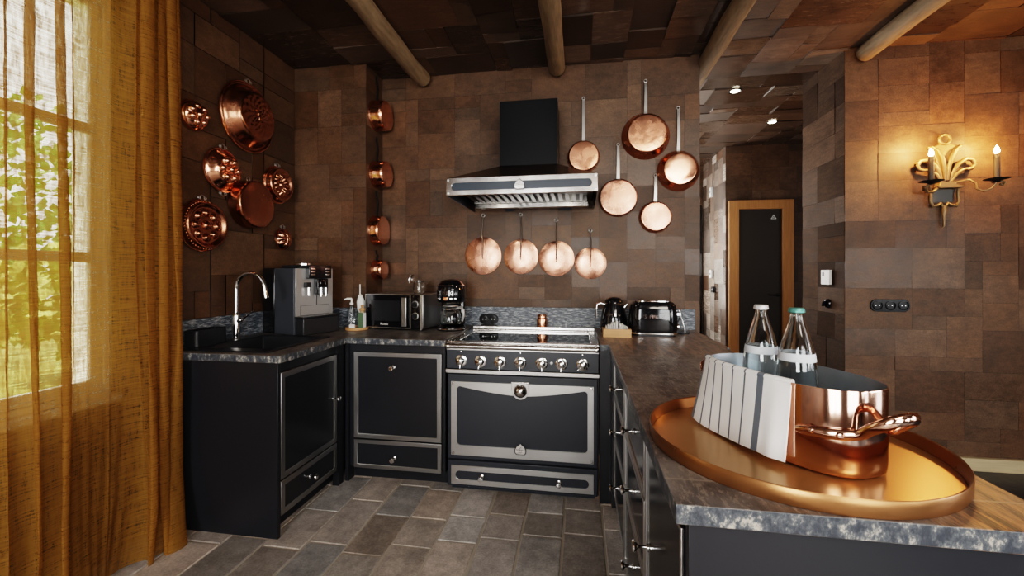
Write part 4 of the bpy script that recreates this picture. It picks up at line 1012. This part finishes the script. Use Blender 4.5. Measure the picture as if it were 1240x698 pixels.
bm.faces.new(rings[0][::-1]); pb0 = obj('copper_wall', bm, 'copperpot', po, smooth=50)
bm = nb(); prof = [(-.0023, PH), (-.003, PH-.002), (-.003, .02), (-.010, .008), (-.02, .006)]
rings = [[bm.verts.new((*sup(2*PI*k/seg, o)[:2], z)) for k in range(seg)] for o, z in prof]
for A, B in zip(rings, rings[1:]):
    for k in range(seg): bm.faces.new((A[k], A[(k+1) % seg], B[(k+1) % seg], B[k]))
bm.faces.new(rings[-1]); obj('tin_lining', bm, 'tin', po, smooth=50)
for sgn in (-1, 1):      # -1: the near end
    bm = nb(); z_r = .092; w = .105
    def side(s):
        q = []
        # flat foot on the pot wall then a bar sweeping outwards and up
        for y_ in (.103, .090, .072):
            best = min((sup(R(a/2)) for a in range(0, 361)), key=lambda p: abs(p[1]-y_) if p[0] > 0 else 9)
            q.append((best[0]+best[2]*.004, best[1]+best[3]*.004, z_r))
        return [(sgn*p[0], s*p[1], p[2]) for p in q]
    foot = []
    for y_ in (.101, .094, .080, .062, .048):
        best = min((sup(R(a/2)) for a in range(0, 181)), key=lambda p: abs(p[1]-y_))
        foot.append((best[0]+best[2]*.005, best[1]+best[3]*.005))
    half = [(x, y, z_r-.006+.002*k) for k, (x, y) in enumerate(foot)]
    half += [(foot[-1][0]+.012, .045, z_r+.008), (.221, .044, z_r+.019), (.238, .041, z_r+.032), (.251, .032, z_r+.043), (.258, .017, z_r+.048)]
    pts = half+[(.260, 0, z_r+.049)]+[(x, -y, z) for x, y, z in half[::-1]]
    pts = [(sgn*x, y, z) for x, y, z in pts]
    rs = [.004, .0060, .0062, .0062, .0060, .0060, .0062, .0064, .0066, .0068]; tube(bm, pts, rs+[.0068]+rs[::-1], 14, flat=1.75)
    h = obj('handle', bm, 'copperpot', po, smooth=60)
    for s in (-1, 1):
        for y_ in (.092, .066):
            best = min((sup(R(a/2)) for a in range(0, 181)), key=lambda p: abs(p[1]-y_))
            p = Vector((sgn*best[0], s*best[1], z_r)); nrm = Vector((sgn*best[2], s*best[3], 0))
            bm = nb(); lathe(bm, [(0, .0175), (.005, .0165), (.0075, .012)], 12, Matrix.Translation(p) @ nrm.to_track_quat('Z', 'Y').to_matrix().to_4x4()); obj('rivet', bm, 'copperpot', h)

def towel():
    bm = nb(); ul = bm.loops.layers.uv.new('UVMap')
    # follow the pot's long side on local +y (which is the -X side in the room)
    ts = [R(a) for a in range(22, 141)]
    P = [sup(t) for t in ts]; cum = [0]
    for a, b in zip(P, P[1:]): cum.append(cum[-1]+math.hypot(a[0]-b[0], a[1]-b[1]))
    def at(s):
        i = 0
        while i < len(cum)-2 and cum[i+1] < s: i += 1
        f = (s-cum[i])/(cum[i+1]-cum[i]); return [P[i][k]+(P[i+1][k]-P[i][k])*f for k in range(4)]
    # s measured from the far end (+x) to the near end
    s0 = next(c for c, p in zip(cum, P) if p[0] < .168); s1 = next(c for c, p in zip(cum, P) if p[0] < -.112)
    n = 72; path = []
    # vertical path over the rim: (offset from wall, z)
    for k in range(8): path.append((-.006-.001*k*0, PH-.05+.05*k/8))
    path += [(-.0055, PH+.002), (-.003, PH+.0065), (.001, PH+.0085), (.006, PH+.007), (.009, PH+.002)]
    for k in range(1, 24): path.append((.010+.010*(k/23)**1.3, PH-.165*k/23))
    g = []
    L = []
    for q in range(2):      # two layers: outer face and a slightly smaller inner face
        rows = []
        for pi, (o, z) in enumerate(path):
            row = []
            hang = max(0, (pi-12)/23)
            for i in range(n+1):
                u = i/n; s = s0+(s1-s0)*u
                x, y, nx, ny = at(s)
                wav = .004*hang*math.sin(u*9+1)+.006*hang*math.exp(-((u-.9)/.06)**2)
                # hang straight rather than hugging the curved ends
                oo = o+wav-(.0 if q == 0 else .0045 if pi > 12 else -.0025)
                yy = y+ny*oo; xx = x+nx*oo
                if hang > 0: yy = yy+(pb_+oo-yy)*.55*hang*(1-u*.3)
                zz = z-(.006*math.sin(u*5)+.006*u)*hang
                row.append(bm.verts.new((xx+.006*hang, yy, zz)))
            rows.append(row)
        L.append(rows)
    def quad(a, b, c, d, us):
        f = bm.faces.new((a, b, c, d))
        for lp, uvv in zip(f.loops, us): lp[ul].uv = uvv
    m_ = len(path)
    for q in range(2):
        for j in range(m_-1):
            for i in range(n):
                quad(L[q][j][i], L[q][j][i+1], L[q][j+1][i+1], L[q][j+1][i], ((i/n, j/m_), ((i+1)/n, j/m_), ((i+1)/n, (j+1)/m_), (i/n, (j+1)/m_)))
    for j in range(m_-1):
        for i in (0, n):
            quad(L[0][j][i], L[1][j][i], L[1][j+1][i], L[0][j+1][i], ((i/n, j/m_),)*2+((i/n, (j+1)/m_),)*2)
    for i in range(n):
        for j in (0, m_-1): quad(L[0][j][i], L[0][j][i+1], L[1][j][i+1], L[1][j][i], ((i/n, .5), ((i+1)/n, .5), ((i+1)/n, .5), (i/n, .5)))
    return bm
tw = obj('striped_towel', towel(), 'towel', smooth=70); tw.location = PC; tw.rotation_euler = (0, 0, PA)
tag(tw, 'white folded towel with grey stripes draped over the side of the copper pot', 'towel')

def bottle(x, y, cap, label):
    t = thing('water_bottle', label, 'bottle', (x, y, PC.z+.0065), 0, 'glass water bottles in the copper pot')
    out = [(0, 0), (.036, 0), (.042, .004), (.043, .012), (.043, .14), (.0425, .16), (.0405, .185), (.037, .212), (.031, .238), (.0245, .262), (.0185, .28), (.0142, .296), (.0132, .306), (.0145, .309), (.0145, .313), (.013, .316)]
    inn = [(.0115, .316), (.0115, .296), (.016, .279), (.022, .261), (.0285, .237), (.0345, .211), (.038, .184), (.040, .16), (.0405, .14), (.0405, .012), (.036, .008), (0, .008)]
    bm = nb(); lathe(bm, out+inn, 40); obj('glass', bm, 'glass', t)
    bm = nb(); lathe(bm, [(0, .0083), (.0355, .0083), (.0402, .0125), (.0402, .14), (.0397, .16), (.0377, .184), (.0346, .208), (0, .208)], 40); obj('water', bm, 'water', t)
    bm = nb(); lathe(bm, [(.0403, .190), (.0395, .197), (.0365, .217), (.0362, .217), (.0360, .214), (.0402, .190)] if False else [(.0398, .196), (.0400, .1965), (.0375, .215), (.0372, .2145)], 40); obj('label', bm, 'bottlelabel', t)
    bm = nb(); pr = [(.0158, .309), (.0178, .310), (.0176, .313), (.0165, .3185), (.0150, .3205), (0, .3215)]; lathe(bm, pr, 40); obj('cap', bm, cap, t)
bottle(.473, 1.198, 'capwhite', 'clear glass water bottle with white cap, farther back in the copper pot')
bottle(.515, 1.105, 'capgreen', 'clear glass water bottle with green cap, nearer in the copper pot')

# ------------------------------------------------------------------ sconce
SZ = 2.0
sn = thing('wall_sconce', 'ornate gilded wall sconce with two lit candle bulbs', 'sconce', (2.475, 3.343, SZ))
def leaf(pts, w0, w1, y=-.03, name='leaf'):
    bm = nb(); n = len(pts); rs = [w0*(1-k/(n-1))+w1*k/(n-1) for k in range(n)]
    tube(bm, [(p[0], y, p[1]) for p in pts], rs, 10, flat=.6); return bm
bm = nb()   # back leaf, flaring to the top
o = [(-.03, -.03), (.03, -.03), (.036, .06), (.055, .13), (.085, .19), (.115, .222), (.06, .220), (.03, .235), (0, .225), (-.03, .235), (-.06, .220), (-.105, .215), (-.08, .185), (-.055, .13), (-.036, .06)]
plate(bm, [o], -.012, -.03); obj('back_leaf', bm, 'plaster_orn', sn, bevel=.006)
bm = nb()
for s in (-1, 1): tube(bm, [(s*.006, -.036, -.02), (s*.012, -.04, .06), (s*.026, -.042, .13), (s*.05, -.04, .185), (s*.085, -.036, .215)], [.010, .012, .012, .010, .006], 10)
obj('leaf_rib', bm, 'plaster_orn', sn)
bm = nb(); tube(bm, ringpts((-.005, -.03, .262), .032, 22), .010, 10, closed=True); obj('top_ring', bm, 'plaster_orn', sn)
for s in (-1, 1):
    bm = nb(); pts = [(s*.02, -.03, -.035), (s*.04, -.034, .03), (s*.07, -.036, .085), (s*.115, -.036, .12), (s*.155, -.034, .115), (s*.172, -.032, .085), (s*.158, -.030, .058), (s*.125, -.030, .050)]
    tube(bm, pts, [.010, .013, .014, .014, .013, .013, .012, .011], 10)
    tube(bm, [(s*.03, -.034, -.03), (s*.06, -.036, .02), (s*.10, -.034, .050), (s*.128, -.032, .055)], [.009, .012, .011, .008], 10)
    lathe(bm, [(0, -.015), (.015, 0), (0, .015)], 12, Matrix.Translation((s*.172, -.03, .098))); obj('side_leaf', bm, 'plaster_orn', sn)
bm = nb(); plate(bm, [[(-.055, -.075), (.09, -.075), (.095, -.062), (.05, -.055), (.045, -.035), (-.045, -.035), (-.05, -.055), (-.06, -.062)]], -.0, -.055); obj('shelf', bm, 'plaster_orn', sn, bevel=.004)
bm = nb()
for s in (-1, 1): tube(bm, [(s*.085, -.02, -.078), (s*.080, -.022, -.12), (s*.085, -.024, -.165), (s*.07, -.024, -.195), (s*.04, -.024, -.19), (s*.022, -.022, -.175), (s*.008, -.02, -.20)], [.009, .009, .010, .010, .009, .008, .008], 10)
tube(bm, [(0, -.02, -.19), (0, -.022, -.225), (-.004, -.022, -.255), (0, -.02, -.29), (.003, -.016, -.33), (-.006, -.012, -.345)], [.011, .016, .011, .008, .006, .003], 10)
obj('lower_scroll', bm, 'plaster_orn', sn)
bm = nb(); plate(bm, [rect(-.07, .07, -.165, -.08)], -.001, -.005); obj('shield', bm, 'iron', sn)
for sx, cy_, zoff in ((-.168, -.145, -.05), (.205, -.145, -.048)):
    arm = nb()
    if sx < 0: tube(arm, [(-.03, -.03, -.06), (-.09, -.05, -.10), (-.145, -.08, -.105), (-.185, -.12, -.085), (-.168, -.145, -.055)], .0085, 10); tube(arm, [(-.11, -.06, -.10), (-.135, -.08, -.06), (-.175, -.09, -.07), (-.17, -.09, -.10)], .007, 8)
    else: tube(arm, [(.03, -.03, -.05), (.07, -.05, -.035), (.11, -.07, -.030), (.135, -.085, -.055), (.128, -.10, -.095), (.155, -.115, -.115), (.190, -.13, -.10), (.200, -.14, -.075), (.205, -.145, -.055)], .0065, 10); tube(arm, [(.19, -.13, -.062), (.235, -.13, -.055), (.262, -.13, -.062), (.255, -.13, -.08), (.235, -.13, -.075)], .0075, 8)
    ao = obj('candle_arm', arm, 'plaster_orn', sn)
    bm = nb(); lathe(bm, [(0, -.018), (.010, -.016), (.022, -.006), (.062, .004), (.064, .007), (.03, .003), (.014, .006), (0, .006)], 32); dsh = obj('drip_plate', bm, 'blackiron', ao, loc=(sx, cy_, zoff))
    bm = nb(); lathe(bm, [(0, .006), (.0155, .006), (.0155, .165), (.012, .17), (0, .17)], 20); obj('candle', bm, 'candle', ao, loc=(sx, cy_, zoff))
    bm = nb(); lathe(bm, [(0, .17), (.010, .172), (.014, .186), (.011, .203), (.004, .22), (0, .226)], 20); obj('bulb', bm, 'flame', ao, loc=(sx, cy_, zoff))
    ld = bpy.data.lights.new('candle_light', 'POINT'); ld.energy = 14; ld.color = (1, .47, .15); ld.shadow_soft_size = .02
    lo = bpy.data.objects.new('candle_light', ld); C.objects.link(lo); lo.location = (2.475+sx, 3.343+cy_-.002, SZ+zoff+.245)

# ------------------------------------------------------------------ hallway: door, frame, controls, downlights
dr = bpy.data.objects.new('door_1', None); C.objects.link(dr); dr.location = (1.855, 5.676, 0); dr['kind'] = 'structure'
bm = nb(); plate(bm, [[(0, 0), (.116, 0), (.116, 2.14), (.618, 2.14), (.618, 0), (.742, 0), (.742, 2.252), (0, 2.252)]], 0, -.05); obj('door_frame', bm, 'wood_frame', dr, bevel=.004)
bm = nb(); box(bm, .118, .616, -.02, -.001, .005, 2.138); dl_ = obj('door_leaf', bm, 'doordark', dr)
bm = nb(); lathe(bm, [(0, 0), (.022, 0), (.022, .008), (.01, .01), (.01, .045)], 18, Matrix.Translation((.565, -.02, 1.075)) @ ROTF); tube(bm, [(.565, -.062, 1.075), (.50, -.064, 1.075), (.45, -.06, 1.078)], .009, 10); obj('door_handle', bm, 'blackiron', dl_)
bm = nb(); plate(bm, [[(.490, 2.015), (.555, 2.015), (.5225, 2.07)], [(.502, 2.022), (.543, 2.022), (.5225, 2.057)]], -.02, -.023); plate(bm, [circ(.5225, 2.035, .006, 10)], -.02, -.023); tag(obj('triangle_sign', bm, 'white'), 'small white triangle sign on the dark hallway door', 'sign').location = (1.855, 5.676, 0)
d2 = bpy.data.objects.new('door_2', None); C.objects.link(d2); d2.location = (1.35, 6.655, 0); d2['kind'] = 'structure'
bm = nb(); box(bm, .0, .455, -.02, -.001, 0, 2.35); obj('door_leaf', bm, 'blackgloss', d2)
th = thing('thermostat', 'white square thermostat on the passage wall edge', 'thermostat', (CX-.005, 3.55, 1.314), R(-90))
bm = nb(); plate(bm, [rrect(-.055, .055, -.055, .055, .006)], 0, -.018); obj('cover', bm, 'white', th, bevel=.002)
bm = nb(); plate(bm, [rect(-.04, -.012, .008, .038)], -.018, -.019); obj('display', bm, 'darkgrey', th)
sw = thing('light_switch', 'black rotary light switch below the thermostat', 'switch', (CX-.005, 3.54, 1.115), R(-90))
bm = nb(); lathe(bm, [(0, .02), (.028, .018), (.036, .008), (.036, 0)], 24, ROTF); obj('base', bm, 'blackgloss', sw)
bm = nb(); box(bm, -.006, .006, -.042, -.018, -.022, .022, Matrix.Rotation(R(25), 4, 'Y')); obj('toggle', bm, 'blackgloss', sw, bevel=.003)
def hallbox(name, label, cat, y, z, w, h_, mat):
    t = thing(name, label, cat, (1.825, y, z), R(-90)); bm = nb(); plate(bm, [rrect(-w/2, w/2, -h_/2, h_/2, .012)], 0, -.03); obj('cover', bm, mat, t, bevel=.004)
    bm = nb(); lathe(bm, [(0, .036), (.012, .034), (.018, .03)], 14, ROTF); obj('dial', bm, 'darkgrey' if mat == 'white' else 'blackgloss', t)
hallbox('motion_sensor', 'small white sensor high on the shiny hallway wall', 'sensor', 6.20, 2.465, .09, .13, 'white')
hallbox('room_thermostat', 'small white thermostat on the shiny hallway wall, left of the door', 'thermostat', 6.20, 1.334, .10, .11, 'white')
hallbox('wall_switch', 'small black switch under the hallway thermostat, left of the door', 'switch', 6.12, 1.121, .09, .08, 'black')
for x_, y_, lab in ((1.344, 3.937, 'round lit ceiling downlight nearer the kitchen at the hallway entrance'), (2.006, 4.806, 'round lit ceiling downlight farther back in front of the hallway door')):
    t = thing('ceiling_downlight', lab, 'downlight', (x_, y_, H-.016), 0, 'downlights in the hallway ceiling')
    bm = nb(); lathe(bm, [(.036, 0), (.05, -.006), (.052, 0), (.05, .004)], 32); obj('bezel', bm, 'blackiron', t)
    bm = nb(); lathe(bm, [(0, -.003), (.037, -.003)], 32); obj('lamp', bm, 'led', t)
    ld = bpy.data.lights.new('downlight', 'SPOT'); ld.energy = 14; ld.spot_size = R(95); ld.spot_blend = .8; ld.color = (1, .82, .6); ld.shadow_soft_size = .03
    lo = bpy.data.objects.new('downlight', ld); C.objects.link(lo); lo.location = (x_, y_, H-.03)

# ------------------------------------------------------------------ light
def area(name, loc, aim, sx, sy, e, col=(1, 1, 1)):
    ld = bpy.data.lights.new(name, 'AREA'); ld.shape = 'RECTANGLE'; ld.size = sx; ld.size_y = sy; ld.energy = e; ld.color = col
    o = bpy.data.objects.new(name, ld); C.objects.link(o); o.location = loc
    o.rotation_euler = (Vector(aim)-Vector(loc)).to_track_quat('-Z', 'Z').to_euler(); return o
area('rear_window_light_a', (-.9, YR+.02, 1.45), (-.2, 3, .8), 1.4, 1.9, 85, (1, .97, .93))
area('rear_window_light_b', (2.2, YR+.02, 1.45), (1.6, 3, .9), 2.0, 1.9, 62, (1, .97, .93))
for a, b in rwy: area('right_streak_light', (XR-.02, (a+b)/2, 1.45), (0, (a+b)/2+1, 1.0), .6, 2.0, 24, (1, .98, .95))  # added lamps at the right, giving bright streaks on the copper pot
area('ceiling_fill', (1.2, -.9, 2.8), (.1, 1.6, .2), 1.2, 1.2, 45, (1, .9, .78))  # added fill from overhead, brightening the floor and lower fronts
area('hall_window_light', (.85, 6.58, 1.75), (1.3, 4.0, 1.9), 1.0, 1.9, 60, (1, .96, .9))
area('hall_fill', (.35, 4.7, 1.6), (1.5, 4.5, 2.95), 1.0, 1.0, 22, (.95, .97, 1))  # added fill out of view, brightening the hallway ceiling patches
area('hood_light_left', (-.63, 2.60, 1.85), (-.6, 2.9, .9), .05, .05, .5, (1, .9, .75))
area('hood_light_right', (-.07, 2.60, 1.85), (-.1, 2.9, .9), .05, .05, .5, (1, .9, .75))
w = bpy.data.worlds.new('sky'); bpy.context.scene.world = w; w.use_nodes = True
bg = w.node_tree.nodes['Background']; bg.inputs[0].default_value = (.90, .95, 1, 1); bg.inputs[1].default_value = 3.0

sn_ = bpy.data.lights.new('sun', 'SUN'); sn_.energy = 8; sn_.angle = R(3); sn_.color = (1, .95, .86)
so = bpy.data.objects.new('sun', sn_); C.objects.link(so); so.rotation_euler = Vector((.12, .45, -.85)).to_track_quat('-Z', 'Y').to_euler()

# ------------------------------------------------------------------ camera
cd = bpy.data.cameras.new('camera'); co = bpy.data.objects.new('camera', cd); C.objects.link(co)
co.location = (0, 0, 1.345); co.rotation_euler = (R(90), 0, R(9.0))
cd.sensor_width = 36; cd.sensor_fit = 'HORIZONTAL'; cd.lens = 511/1240*36; cd.shift_y = -18/1240; cd.clip_start = .02
sc = bpy.context.scene; sc.camera = co
sc.view_settings.view_transform = 'Filmic'; sc.view_settings.look = 'High Contrast'; sc.view_settings.exposure = .24
